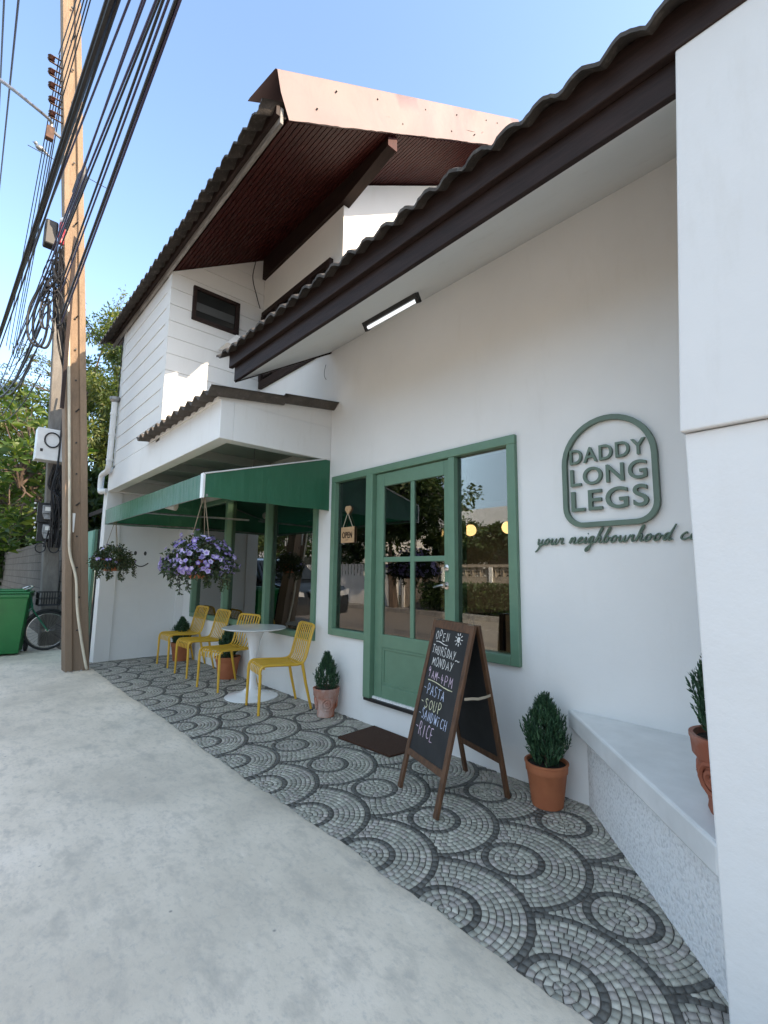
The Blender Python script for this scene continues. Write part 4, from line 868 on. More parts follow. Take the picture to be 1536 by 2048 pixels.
# ================================================================ potted conifers
def conifer(label, x, y, z, pr, ph, cr_, chh, potmat, seed, style=0, broad=.5):
    t = thing('potted_conifer', label, 'plant', (x, y, z)); g_ = np.random.default_rng(seed)
    g = MB()
    if style == 0: g.lathe([(0, 0), (pr*.72, 0), (pr*.74, .01), (pr*.93, ph*.76), (pr*.95, ph*.77), (pr*.98, ph*.79), (pr*1.0, ph*.95), (pr*1.04, ph*.97), (pr*1.04, ph), (pr*.93, ph), (pr*.9, ph*.92), (0, ph*.92)], (0, 0, 0), 40)
    else: g.lathe([(0, 0), (pr*.66, 0), (pr*.70, .015), (pr*.67, .035), (pr*.86, ph*.62), (pr*.93, ph*.70), (pr*1.0, ph*.74), (pr*1.03, ph*.93), (pr*1.06, ph*.95), (pr*1.06, ph), (pr*.94, ph), (pr*.9, ph*.92), (0, ph*.92)], (0, 0, 0), 40)
    pot = g.build('pot', potmat, t, smooth=True, local=True)
    if style:
        for a in (math.radians(-118), math.radians(-30), math.radians(-205), math.radians(60)):
            q = MB(); r_ = pr*.80; c = Vector((r_*math.cos(a), r_*math.sin(a), ph*.47)); n_ = Vector((math.cos(a), math.sin(a), -.15)); e_ = Vector((-math.sin(a), math.cos(a), 0)); f_ = n_.cross(e_)
            for rr, w in ((.048, .010), (.024, .011)):
                q.tube([c+e_*rr*math.cos(i*.5236)+f_*rr*1.15*math.sin(i*.5236) for i in range(13)], w, 6)
            q.sphere(tuple(c), .014, 8); q.build('relief_ornament', potmat, pot, smooth=True, local=True)
    g = MB(); g.lathe([(0, ph*.93), (pr*.45, ph*.935), (pr*.9, ph*.925)], (0, 0, 0), 24); g.build('soil', 'soil', t, local=True)
    g = MB(); g.tube([(0, 0, ph*.9), (.004, .003, ph+chh*.5), (0, 0, ph+chh*.85)], [.012, .008, .003], 6); g.build('trunk', 'bark', t, local=True)
    # sprigs: upright feathery shoots made of many small scales
    C = []; D = []; Ls = []; Ws = []; k = int(950*(cr_/.13)*(chh/.42))
    for i in range(k):
        f = g_.random()**.85; zz = ph*.95+f*chh*.86; q_ = f
        rmax = cr_*(math.sin(min(1, (q_+.12)/broad)*math.pi/2)**.8 if q_ < broad else max(0, (1-((q_-broad)/(1-broad))**1.25)))+.006
        a = g_.random()*6.28; rr = rmax*(.30+.70*g_.random()**.6)*(1+.14*math.sin(a*3+seed)*math.sin(zz*40+a*2))+abs(g_.normal(0, .006)); p = np.array([rr*math.cos(a), rr*math.sin(a), zz])
        d = np.array([math.cos(a)*.34*(1-f*.6), math.sin(a)*.34*(1-f*.6), 1.0])+g_.normal(0, .16, 3); d /= np.linalg.norm(d); L_ = chh*g_.uniform(.13, .25)*(1.0-.35*f)
        for s in range(9):
            u = s/9; w = d+g_.normal(0, .27, 3)*(1-.45*u); C.append(p-d*L_*.3+d*L_*u); D.append(w); Ls.append(L_*.42*(1.1-.4*u)); Ws.append(.0085*(1.15-.6*u))
    Vv, Ff = leaves(C, D, Ls, Ws, .05, g_); tint = np.repeat(np.clip(np.repeat(g_.random(len(C)//9), 9)*.75+g_.random(len(C))*.3, 0, 1), 5)
    npmesh('foliage', Vv, Ff, 'leaf_conifer', t, tint, local=True)
    return t
conifer('small pointed conifer in a whitewashed terracotta pot beside the door', -3.86, -.155, .003, .122, .262, .100, .37, 'washed_terracotta', 11, 1, .26)
conifer('tall conifer in a plain bright orange terracotta pot beside the bench', -1.560, -.175, .003, .124, .245, .112, .43, 'terracotta', 12, 0, .5)
conifer('conifer in an aged terracotta pot half hidden behind the white table', -6.02, -.17, .003, .155, .27, .11, .44, 'terracotta', 13, 0, .40)
conifer('conifer in a terracotta pot behind the chair nearest the end wall', -7.62, -.20, .003, .145, .27, .13, .42, 'terracotta', 14, 0, .42)
conifer('conifer in an aged pot with relief standing on the white bench, cut by the wall', -.462, -.84, .534, .126, .265, .10, .38, 'aged_terracotta', 15, 1, .45)
# ================================================================ hanging baskets
def basket(label, x, y, z, rx, hz, k, nf, hang, seed, flmat='flower'):
    t = thing('hanging_basket', label, 'hanging plant', (x, y, z), group=None); g_ = np.random.default_rng(seed)
    g = MB(); g.lathe([(0, -.10), (.085, -.10), (.125, .035), (.135, .035), (.135, .06), (.12, .06), (0, .05)], (0, 0, 0), 24); g.build('pot', 'terracotta', t, smooth=True, local=True)
    C, d = shell_pts(k, (0, 0, .10), (rx, rx, hz), g_, .25); C[:, 2] -= .10*(np.hypot(C[:, 0], C[:, 1])/rx)**2; ang = np.arctan2(C[:, 1], C[:, 0]); C *= (1+.05*np.sin(ang*3+seed)+.06*np.sin(ang*7+C[:, 2]*20))[:, None]
    V1, F1 = leaves(C, d+g_.normal(0, .6, (k, 3)), g_.uniform(.030, .055, k), g_.uniform(.016, .028, k), .4, g_); tint = np.repeat(g_.random(k), 5)
    # trailing stems
    Vt = []; 
    g = MB(); tc_ = []; td = []
    for i in range(22):
        a = g_.random()*6.28; r_ = rx*g_.uniform(.5, 1.0); p0 = Vector((r_*.6*math.cos(a), r_*.6*math.sin(a), .03)); drop = g_.uniform(.10, .26)
        pts = catmull([p0, p0+Vector((r_*.4*math.cos(a), r_*.4*math.sin(a), -.01)), p0+Vector((r_*.5*math.cos(a+.15), r_*.5*math.sin(a+.15), -drop*.6)), p0+Vector((r_*.52*math.cos(a+.3), r_*.52*math.sin(a+.3), -drop))], 5)
        g.tube(pts, .0025, 5)
        for q in pts[3:]:
            for _ in range(3): tc_.append(tuple(q)); td.append(g_.normal(0, 1, 3))
    g.build('stem', 'dark_brown', t, local=True)
    V2, F2 = leaves(tc_, td, .038, .018, .3, g_)
    npmesh('foliage', np.concatenate([V1, V2]), np.concatenate([F1, F2+len(V1)]), 'leaf_basket', t, np.concatenate([tint, np.repeat(g_.random(len(tc_)), 5)]), local=True)
    # flowers: five petals each facing outwards
    C, d = shell_pts(nf, (0, 0, .11), (rx*1.02, rx*1.02, hz*1.03), g_, .86); C[:, 2] -= .10*(np.hypot(C[:, 0], C[:, 1])/rx)**2
    ang = np.arctan2(C[:, 1], C[:, 0]); C *= ((1+.05*np.sin(ang*3+seed)+.06*np.sin(ang*7+C[:, 2]*20))*g_.uniform(.92, 1.08, len(C)))[:, None]; keep = (C[:, 2] > -.14) & (np.sin(ang*5+C[:, 2]*31)+g_.normal(0, .7, len(C)) > -1.0); C = C[keep]; d = unit(d[keep]+g_.normal(0, .25, (keep.sum(), 3))); n_ = len(C)
    e1 = unit(np.cross(d, g_.normal(size=(n_, 3)))); e2 = np.cross(d, e1); V = []; F = []; T_ = []; sz = g_.uniform(.019, .030, n_)
    base = g_.choice([.18, .35, .5, .72, .95], n_)
    for q in range(n_):
        b0 = len(V); V.append(C[q]-d[q]*.006); T_.append(1.0 if base[q] < .6 else .3)
        for a in range(10):
            an = a*.6283; rr = sz[q]*(1.0 if a % 2 == 0 else .72); V.append(C[q]+(e1[q]*math.cos(an)+e2[q]*math.sin(an))*rr+d[q]*.004); T_.append(base[q]+.12*(a % 2))
        F += [(b0, b0+1+a, b0+1+(a+1) % 10) for a in range(10)]
    npmesh('flower', V, F, flmat, t, T_, local=True)['kind'] = 'stuff'
    g = MB()
    for a in (.4, 2.5, 4.6): g.tube(catmull([(.13*math.cos(a), .13*math.sin(a), .05), (.07*math.cos(a), .07*math.sin(a), .05+hang*.45), (0, 0, .05+hang)], 5), .004, 5)
    g.build('hanger', 'rope', t, local=True); return t
basket('large hanging pot overflowing with violet flowers at the awning corner', -4.16, -1.33, 1.40, .305, .165, 2400, 400, .60, 21)
basket('sparser hanging pot with trailing stems near the concrete pole', -7.22, -1.33, 1.45, .27, .155, 2000, 30, .56, 22)
# ================================================================ concrete utility pole
pl = thing('utility_pole', 'tall weathered concrete power pole standing at the patio corner', 'utility pole', (-7.76, -1.55, 0))
def pax(z): t = z/9.1; return Vector((-7.76+.72*t*.98, -1.545-.87*t-.05*t*t, z))
g = MB(); vs = []; zs = [0, .02, .3, 1, 2, 3, 4, 5, 6, 7, 8, 9, 10, 11, 12]
for z in zs:
    c = pax(z); s = 1-.25*z/9.1; w, dp_, rw_, rd = .140*s, .13*s, .042*s, .035
    sec = [(dp_, -w), (dp_, -rw_-.012), (dp_-rd, -rw_), (dp_-rd, rw_), (dp_, rw_+.012), (dp_, w), (-dp_, w), (-dp_, rw_), (-dp_+rd, rw_), (-dp_+rd, -rw_), (-dp_, -rw_), (-dp_, -w)]
    j = .004
    vs += [(c.x+a+random.uniform(-j, j), c.y+b+random.uniform(-j, j), z) for a, b in sec]
n_ = 12
g.add(vs, [(i*n_+j, i*n_+(j+1) % n_, (i+1)*n_+(j+1) % n_, (i+1)*n_+j) for i in range(len(zs)-1) for j in range(n_)])
g.build('shaft', 'pole_concrete', pl, bevel=.008)
g = MB()
for i in range(26):
    z = .55+i*.42; c = pax(z); g.tube([(c.x+.085, c.y+.005, z), (c.x+.1005, c.y+.005, z)], .012, 8)
    if i % 3 == 1: g.bar((c.x+.09, c.y+.005, z), (c.x+.14, c.y+.03, z+.03), .012, .012)
g.build('bolt_hole', 'black_plastic', pl)
g = MB(); pts = [pax(z)+Vector((.150, -.085, 0)) for z in (4.9, 4.2, 3.4, 2.6, 2.0, 1.6)]+[Vector((-7.515, -1.68, 1.25)), Vector((-7.53, -1.63, .85)), Vector((-7.55, -1.55, .45)), Vector((-7.58, -1.465, .10)), Vector((-7.60, -1.44, .03))]
g.tube(catmull(pts, 5), .017, 10); g.build('conduit', 'cream_plastic', pl, smooth=True)
g = MB(); c = pax(5.35); g.bar(c+Vector((.115, .01, -1.9)), c+Vector((.10, -.035, .55)), .045, .03, (1, 0, 0)); g.build('steel_strip', 'brown_board', pl)
g = MB()
for z in (.05,): c = pax(z); [g.sphere((c.x+random.uniform(.06, .16), c.y-.13+.28*i/9, .0), random.uniform(.014, .03), 6) for i in range(10)]
g.build('mortar_lump', 'kerb', pl)
# insulator rack
for i, z in enumerate((8.12, 7.94, 7.76, 7.57, 7.38)):
    c = pax(z); q = MB(); q.lathe([(0, -.035), (.03, -.035), (.042, -.02), (.026, 0), (.042, .02), (.03, .035), (0, .035)], (c.x+.05, c.y-.235, z), 14); io = q.build('insulator', 'insulator_brown', pl, smooth=True)
    q = MB(); q.bar((c.x+.05, c.y-.10, z+.05), (c.x+.05, c.y-.25, z+.05), .02, .008); q.bar((c.x+.05, c.y-.10, z-.05), (c.x+.05, c.y-.25, z-.05), .02, .008); q.build('bracket', 'rust', io)
g = MB(); g.tube(catmull([(-7.15, -2.40, 7.12), (-7.16, -2.50, 7.18), (-7.12, -2.53, 7.26), (-6.75, -2.76, 7.04), (-6.25, -3.05, 6.70), (-5.7, -3.36, 6.25)], 5), .02, 8); g.build('lamp_arm', 'grey_metal', pl, smooth=True)
g = MB(); g.box(-7.20, -7.12, -2.56, -2.47, 7.02, 7.20); g.build('arm_clamp', 'rust', pl, bevel=.01)
# cables: real spans over the pavement
def span(name, a, b, r, sag, label, group, mat='black_cable', ext=1.35, pre=.8, n=22):
    a, b = Vector(a), Vector(b); pts = []
    for i in range(n+1):
        t = -pre+(ext+pre)*i/n; p = a.lerp(b, t); p.z -= sag*4*(.25-(min(max(t, 0), 1)-.5)**2); pts.append(p)
    g = MB(); g.tube(pts, r, 6); o = g.build(name, mat, smooth=True); return tag(o, label, 'cable', group)
GR = 'cables running along the street past the pole'
span('trunk_cable', (-3.591, -2.462, 5.552), (-12.49, -2.623, 6.262), .025, .02, 'thickest black trunk cable crossing in front of the pole', GR)
span('trunk_cable', (-3.63, -2.49, 5.575), (-12.88, -2.66, 6.29), .014, .03, 'black cable strapped just left of the thickest trunk cable', GR)
span('trunk_cable', (-3.54, -2.43, 5.53), (-12.7, -2.58, 6.19), .012, .05, 'black cable strapped just right of the thickest trunk cable', GR)
THIN = 'thin dark cable in the fan of parallel wires right of the trunk cable'
span('overhead_cable', (-3.406, -2.386, 5.434), (-12.476, -2.639, 6.42), .0085, .06, THIN, GR, 'purple_cable')
span('overhead_cable', (-3.244, -2.335, 5.315), (-9.626, -2.34, 5.548), .0085, .02, THIN, GR, 'purple_cable')
span('overhead_cable', (-3.19, -2.325, 5.30), (-9.9, -2.38, 5.70), .008, .05, THIN, GR, 'purple_cable')
span('overhead_cable', (-2.988, -2.307, 5.076), (-11.153, -2.471, 5.311), .0085, .04, THIN, GR, 'purple_cable')
span('overhead_cable', (-2.92, -2.30, 5.03), (-9.5, -2.40, 5.25), .008, .05, THIN, GR)
span('overhead_cable', (-2.861, -2.295, 4.957), (-6.896, -2.238, 5.01), .009, .02, THIN, GR, ext=1.0)
span('overhead_cable', (-2.80, -2.275, 4.93), (-7.0, -2.23, 4.90), .008, .02, THIN, GR, 'purple_cable', ext=1.0)
span('service_cable', (-2.618, -2.282, 4.718), (-7.03, -2.19, 4.62), .012, .02, 'thick dark cable at the right edge of the cable fan', GR, ext=1.0)
span('service_cable', (-2.602, -2.265, 4.718), (-7.05, -2.18, 4.53), .009, .02, 'thinner dark cable hugging the right edge of the fan', GR, 'purple_cable', ext=1.0)
for i, (a, b) in enumerate((((-6.95, -2.52, 8.12), (-10.9, -2.50, 6.85)), ((-6.96, -2.50, 7.94), (-10.8, -2.46, 6.7)), ((-6.97, -2.48, 7.76), (-10.7, -2.42, 6.55)), ((-6.98, -2.46, 7.57), (-10.6, -2.40, 6.42)), ((-6.99, -2.45, 7.38), (-10.5, -2.38, 6.3)))):
    span('service_wire', a, b, .0065, .08, 'thin wire dropping from the insulator rack towards the far street', 'wires from the insulator rack', pre=0, ext=1.5)
for i, (a, b) in enumerate((((-6.95, -2.53, 8.12), (-5.2, -2.52, 7.4)), ((-6.96, -2.51, 7.94), (-5.1, -2.49, 7.35)), ((-6.97, -2.49, 7.76), (-5.0, -2.47, 7.3)), ((-6.98, -2.47, 7.57), (-4.9, -2.45, 7.25)), ((-6.99, -2.46, 7.38), (-4.8, -2.43, 7.2)))):
    span('service_wire', a, b, .0065, .03, 'thin wire rising from the insulator rack past the front of the pole', 'wires from the insulator rack', pre=0, ext=3.2)
span('power_line', (-10.444, -3.01, 12.118), (-19.531, -2.922, 14.345), .020, 0, 'high power line near the left edge of the sky', 'high power lines', 'purple_cable')
span('power_line', (-10.631, -3.213, 12.115), (-14.443, -3.156, 13.43), .018, 0, 'high power line farthest left in the sky', 'high power lines', 'purple_cable')
for i in range(9):
    x, y, z = -7.35-random.uniform(0, .3), -2.33+random.uniform(-.08, .08), 5.0-i*.13+random.uniform(-.1, .1)
    span('telephone_wire', (x, y, z), (-12.6-random.random(), -2.52+random.uniform(-.12, .1), 5.25+random.uniform(-.55, .75)), .007 if i % 3 else .014, .35, 'thin telephone wire fanning from the pole to the lower left sky', 'telephone wires fanning left from the pole', pre=0, ext=1.6)
span('telephone_wire', (-7.45, -1.95, 5.0), (-8.55, -1.3, 5.05), .007, .12, 'upper of two short wires from the pole to the tiled eave', 'wires from the pole to the eave', pre=0, ext=1.0)
span('telephone_wire', (-7.47, -1.93, 4.9), (-8.5, -1.28, 5.0), .006, .15, 'lower of two short wires from the pole to the tiled eave', 'wires from the pole to the eave', pre=0, ext=1.0)
sp_ = MB(); sp_.tube([(-6.55, -2.165, 6.43), (-6.58, -2.17, 6.35), (-6.60, -2.175, 6.30), (-6.68, -2.205, 6.10), (-6.69, -2.21, 6.05), (-6.74, -2.225, 5.95), (-6.9, -2.25, 5.70)], [.012, .04, .058, .058, .03, .022, .016], 12); o = sp_.build('cable_splice', 'black_plastic', smooth=True); tag(o, 'black bottle shaped cable splice hanging in front of the pole', 'cable splice')
jb = thing('junction_box', 'dark grey junction box with red and white ends high on the pole', 'junction box', (-7.13, -2.33, 5.6))
g = MB(); g.box(-7.21, -7.06, -2.46, -2.32, 5.52, 5.86); g.build('housing', 'black_plastic', jb, bevel=.02)
g = MB(); g.tube([(-7.03, -2.285, 5.56), (-7.02, -2.285, 5.84)], .036, 10); g.build('red_tube', 'bike_red', jb, smooth=True)
g = MB(); g.sphere((-7.02, -2.28, 5.88), .045, 10); g.bar((-7.02, -2.28, 5.86), (-6.94, -2.22, 5.95), .05, .04); g.build('white_cap', 'white_plastic', jb, smooth=True)
tg = MB()
for i in range(34):
    c = Vector((-7.28+random.uniform(-.07, .1), -2.26+random.uniform(-.10, .07), random.uniform(4.5, 5.5))); r_ = random.uniform(.05, .17); a0 = random.random()*6; sx = random.uniform(.25, .7)
    u = Vector((random.gauss(0, .3), 1, random.gauss(0, .4))).normalized(); w_ = Vector((random.gauss(0, .3), random.gauss(0, .3), 1)).normalized()
    tg.tube(catmull([c+u*r_*sx*math.cos(a0+q*.8)+w_*r_*1.5*math.sin(a0+q*.8) for q in range(random.randint(4, 9))], 4), random.choice((.005, .006, .009, .012)), 5)
for i in range(12): tg.tube(catmull([(-7.20+random.uniform(-.03, .05), -2.28+random.uniform(-.05, .06), 5.6), (-7.28+random.uniform(-.06, .08), -2.22+random.uniform(-.08, .05), 5.0), (-7.38+random.uniform(-.05, .1), -2.12+random.uniform(-.06, .05), 4.4), (-7.5+random.uniform(-.04, .05), -1.98+random.uniform(-.04, .04), 3.7)], 5), random.choice((.006, .008, .012)), 5)
for y in (-2.40, -2.34): tg.tube(catmull([(-7.3, y, 5.1), (-7.42, y-.10, 4.75), (-7.40, y-.08, 4.35), (-7.36, y+.05, 4.25), (-7.34, y+.1, 4.5), (-7.3, y+.08, 4.9)], 6), .016, 7)
o = tg.build('cable_tangle', 'black_cable', smooth=True); tag(o, 'dense tangle of black cable loops on the left side of the pole', 'cables')
bd = thing('bird', 'small grey bird perched on a wire left of the pole', 'bird', (-9.257, -2.494, 8.38))
# ---- second, older pole with meters
p2 = thing('meter_pole', 'older grey concrete pole carrying electricity meters behind the bicycle', 'utility pole', (-10.6, -1.58, 0))
g = MB(); g.add([(x+sx_*w, y+sy_*w, z) for (x, y, z, w) in ((-10.65, -1.50, 0, .13), (-9.95, -1.93, 6.4, .085)) for sx_, sy_ in ((-1, -1), (1, -1), (1, 1), (-1, 1))], [(0, 1, 5, 4), (1, 2, 6, 5), (2, 3, 7, 6), (3, 0, 4, 7), (4, 5, 6, 7)]); g.build('shaft', 'old_concrete', p2, bevel=.015)
for i, (y, z) in enumerate(((-1.745, 2.37), (-1.715, 2.03))):
    x = -10.18+(-.04 if i else 0)
    g = MB(); g.box(x-.10, x-.045, y-.15, y+.15, z-.18, z+.17); m_ = g.build('meter_board', 'black_plastic', p2, bevel=.008)
    g = MB(); g.box(x-.045, x+.03, y-.085, y+.085, z-.03, z+.12); g.prism([(y-.085, z-.03), (y+.085, z-.03), (y+.05, z-.13), (y-.05, z-.13)], lambda a, b: (x-.045, a, b), lambda a, b: (x+.02, a, b)); q = g.build('meter', 'grey_metal', m_, bevel=.01)
    g = MB(); g.box(x+.031, x+.035, y-.05, y+.05, z+.02, z+.09); g.build('dial', 'plate', m_)
    g = MB()
    for yy in (-.19, .19):
        for zz in (-.12, .06, .15): g.sphere((x-.05, y+yy, z+zz), .02, 7)
    g.build('white_knob', 'white_plastic', m_)
bx = thing('cabinet', 'white steel cabinet with a coil of black cable on the older pole', 'cabinet', (-9.95, -1.80, 3.3))
g = MB(); g.box(-10.12, -9.85, -2.05, -1.57, 3.24, 3.80); g.build('housing', 'white_plastic', bx, bevel=.01)
g = MB(); g.tube([(-9.835, -1.83+.11*math.cos(i*.3142), 3.60+.13*math.sin(i*.3142)) for i in range(22)], .012, 7); g.tube(catmull([(-9.83, -1.71, 4.6), (-9.82, -1.72, 4.0), (-9.82, -1.72, 3.2), (-9.88, -1.76, 2.7), (-10.0, -1.66, 2.2)]), .016, 6); g.build('cable_coil', 'black_cable', bx, smooth=True)
g = MB(); g.box(-9.849, -9.845, -1.99, -1.95, 3.38, 3.43); g.build('latch', 'dark_metal', bx)
mw = MB()
for i in range(16): mw.tube(catmull([(-10.0+random.uniform(-.1, .1), -1.68+random.uniform(-.10, .08), 3.2), (-10.1+random.uniform(-.1, .1), -1.66+random.uniform(-.14, .08), 2.85), (-10.15+random.uniform(-.06, .1), -1.62+random.uniform(-.14, .1), 2.55), (-10.25+random.uniform(-.05, .1), -1.60+random.uniform(-.16, .1), 1.75)], 5), random.choice((.006, .009, .014)), 5)
for y in (-1.80, -1.60): mw.tube([(-10.22+.01*i*0, y+.075*math.cos(i*.5236), 1.74+.085*math.sin(i*.5236)) for i in range(13)], .010, 6)
o = mw.build('meter_wiring', 'black_cable', smooth=True); tag(o, 'bunch of black wires hanging between the cabinet and the meters', 'cables')
g = MB(); g.box(-7.545, -7.50, -1.80, -1.755, 1.86, 2.12); o = g.build('breaker_box', 'white_plastic', bevel=.006); tag(o, 'slim white box beside the cream conduit on the pole', 'switch box')
# bird
g = MB(); g.sphere((-9.257, -2.494, 8.44), .052, 12, sc=(.85, 1.35, .85)); g.sphere((-9.257, -2.555, 8.49), .032, 10); g.tube([(-9.257, -2.44, 8.42), (-9.257, -2.36, 8.385)], [.022, .010], 6); g.build('body', 'grey_metal', bd, smooth=True)
g = MB(); g.tube([(-9.257, -2.585, 8.49), (-9.257, -2.605, 8.485)], [.008, .001], 5); g.build('beak', 'black_plastic', bd)
span('perch_wire', (-9.257, -1.4, 8.30), (-9.257, -2.494, 8.375), .006, 0, 'thin wire on which the small bird perches', None, pre=0, ext=1.15)
# ================================================================ block wall, gate, shed, bin, bicycle
g = MB(); g.box(-48, -9.85, -1.42, -1.25, -.03, 1.98); o = g.build('block_wall', 'grey_block'); tag(o, 'grimy grey concrete block wall behind the bin and bicycle', 'wall')
gt = thing('gate', 'pale green sheet metal gate between the pole and the cafe column', 'gate', (-9.2, -1.3, 0))
g = MB(); g.box(-9.8, -8.62, -1.32, -1.29, .06, 1.98); g.build('sheet_panel', 'green_panel', gt)
g = MB(); rect_frame(g, -9.8, -8.62, .04, 2.0, .04, -1.285, -1.25); g.build('gate_frame', 'green_frame', gt)
g = MB(); g.bar((-8.55, -1.22, 0), (-8.55, -1.22, 2.0), .06, .06, (1, 0, 0)); g.build('hinge_post', 'dark_metal', gt)
sh = thing('lean_to', 'dark lean to shed with a sloping tiled roof behind the gate', 'shed', (-9.3, 0, 0))
g = MB(); g.prism([(-1.1, 2.35), (2.2, 3.75), (2.2, 3.82), (-1.1, 2.42)], lambda y, z: (-10.3, y, z), lambda y, z: (-8.47, y, z)); g.build('roof', 'shed_roof', sh)
g = MB(); g.box(-10.3, -8.47, .9, 1.0, 0, 3.2); g.box(-8.475, -8.46, -1.0, 1.0, 0, 2.9); g.build('back_wall', 'dark_brown', sh)
bi = thing('wheelie_bin', 'green plastic wheelie bin at the left edge', 'bin', (-9.88, -2.18, .004), rz=R(78))
g = MB(); vs = []
for (w, d0, d1, z) in ((.22, -.24, .22, .03), (.225, -.25, .23, .10), (.285, -.33, .30, .90), (.30, -.345, .315, .91), (.30, -.345, .315, .96)): vs += [(-w, d0, z), (w, d0, z), (w, d1, z), (-w, d1, z)]
g.add(vs, [(i*4+j, i*4+(j+1) % 4, (i+1)*4+(j+1) % 4, (i+1)*4+j) for i in range(4) for j in range(4)]+[(0, 3, 2, 1), (16, 17, 18, 19)]); g.build('body', 'bin_green', bi, local=True, bevel=.02)
g = MB(); g.box(-.31, .31, -.36, .33, .965, .995); g.box(-.26, .26, -.30, .26, .995, 1.03); g.build('lid', 'bin_green', bi, local=True, bevel=.018)
g = MB(); g.tube([(-.22, .37, .96), (.22, .37, .96)], .016, 8); g.build('handle', 'bin_green', bi, local=True, smooth=True)
g = MB(); g.bar((.20, .235, .15), (.25, .29, .88), .022, .012, (0, 1, 0)); g.build('reinforcing_rib', 'rust', bi, local=True)
for s in (-1, 1):
    g = MB(); g.tube([(s*.235, .23, .10), (s*.285, .23, .10)], .10, 22); w = g.build('wheel', 'rubber', bi, local=True, smooth=True, bevel=.012)
    g = MB(); g.tube([(s*.284, .23, .10), (s*.292, .23, .10)], .052, 16); g.build('hub', 'dark_metal', w, local=True)
by = thing('bicycle', 'green bicycle with a black basket parked behind the green bin', 'bicycle', (-9.9, -1.62, .004))
def wheel(mb_y):
    c = Vector((-9.9, mb_y, .335)); rr = .305
    g = MB(); ring = [c+Vector((0, rr*math.cos(i*.2094), rr*math.sin(i*.2094))) for i in range(31)]; g.tube(ring, .022, 8, cap=False); w = g.build('wheel', 'rubber', by, smooth=True)
    g = MB(); g.tube([c+Vector((0, (rr-.022)*math.cos(i*.2094), (rr-.022)*math.sin(i*.2094))) for i in range(31)], .008, 6, cap=False)
    for i in range(28): a = i*.2244; g.tube([c+Vector((.02*(-1)**i, .02*math.cos(a), .02*math.sin(a))), c+Vector((0, (rr-.02)*math.cos(a+.15), (rr-.02)*math.sin(a+.15)))], .0018, 4)
    g.tube([c+Vector((-.05, 0, 0)), c+Vector((.05, 0, 0))], .022, 8); g.build('spokes', 'steel', w)
    return c
cf = wheel(-1.62); crr = wheel(-2.68)
g = MB(); hd0, hd1 = Vector((-9.9, -1.86, .72)), Vector((-9.9, -1.90, .90)); bb_ = Vector((-9.9, -2.25, .30)); st0 = Vector((-9.9, -2.40, .78))
for a, b, r_ in ((hd0, bb_, .02), (hd0+Vector((0, -.02, .08)), bb_+Vector((0, -.05, .12)), .018), (bb_, st0, .018), (bb_, crr, .011), (st0, crr, .010), (hd0, hd1, .022)): g.tube([a, b], r_, 8)
g.build('frame', 'bike_green', by, smooth=True)
g = MB()
for s in (-1, 1): g.tube([cf+Vector((s*.055, 0, 0)), hd0+Vector((s*.05, .04, -.08)), hd0], .012, 7)
g.build('fork', 'bike_green', by, smooth=True)
g = MB(); g.tube([cf+Vector((0, .345*math.cos(R(a)), .345*math.sin(R(a)))) for a in range(20, 200, 12)], .022, 6); g.build('mudguard', 'black_plastic', by, smooth=True)
g = MB(); g.tube([hd1, hd1+Vector((0, -.02, .14))], .014, 8); g.tube(catmull([hd1+Vector((-.26, -.16, .10)), hd1+Vector((-.22, 0, .17)), hd1+Vector((0, .02, .17)), hd1+Vector((.22, 0, .17)), hd1+Vector((.26, -.16, .10))], 5), .012, 8); hb = g.build('handlebar', 'steel', by, smooth=True)
for s in (-1, 1): g = MB(); g.tube([hd1+Vector((s*.245, -.09, .13)), hd1+Vector((s*.262, -.19, .085))], .018, 8); g.build('grip', 'bike_red' if s > 0 else 'rubber', hb, smooth=True)
g = MB(); z0, z1 = .76, .98
for z, e in ((z0, .0), ((z0+z1)/2, .02), (z1, .04)):
    a = [(-10.06-e/2, -1.80), (-9.74+e/2, -1.80), (-9.74+e/2, -1.50+e), (-10.06-e/2, -1.50+e), (-10.06-e/2, -1.80)]; g.tube([(x, y, z) for x, y in a], .006, 5)
for i in range(9):
    x = -10.06+.04*i; g.tube([(x, -1.80, z0), (x, -1.80, z1)], .004, 4); g.tube([(x, -1.50, z0), (x, -1.46, z1)], .004, 4); g.tube([(x, -1.80, z0), (x, -1.50, z0)], .004, 4); y = -1.80+.0375*i
    g.tube([(-10.06, y, z0), (-10.08, y, z1)], .004, 4); g.tube([(-9.74, y, z0), (-9.72, y, z1)], .004, 4)
g.build('basket', 'black_plastic', by)
g = MB(); g.sphere((-9.9, -2.42, .86), .11, 12, sc=(.8, 1.2, .35)); g.build('saddle', 'black_plastic', by, smooth=True)
# ================================================================ trees
def limb_tree(g, base, tips, r0, seed, mid=.5):
    r_ = random.Random(seed)
    for tp in tips:
        b, t = Vector(base), Vector(tp); m = b.lerp(t, mid)+Vector((r_.gauss(0, .15), r_.gauss(0, .15), .25)); k = 8
        pts = catmull([b, b.lerp(m, .5)+Vector((0, 0, .15)), m, t], 4); g.tube(pts, [r0*(1-.85*i/(len(pts)-1)) for i in range(len(pts))], 7)
fr = thing('frangipani_tree', 'frangipani tree with large glossy leaves leaning over the block wall', 'tree', (-13.2, -.7, 0))
gq = np.random.default_rng(5); tips = []
for i in range(105):
    a = gq.normal(size=3); a /= np.linalg.norm(a); q = gq.random()**.4
    tips.append((-13.3+1.9*a[0]*q, -1.75+1.15*a[1]*q, 3.75+1.95*a[2]*q))
tips += [(-13.0+gq.normal(0, .5), -2.1+gq.normal(0, .35), 2.3+gq.normal(0, .3)) for i in range(16)]
g = MB(); limb_tree(g, (-13.2, -.75, 0), [(-13.2, -.9, 1.9)], .16, 1)
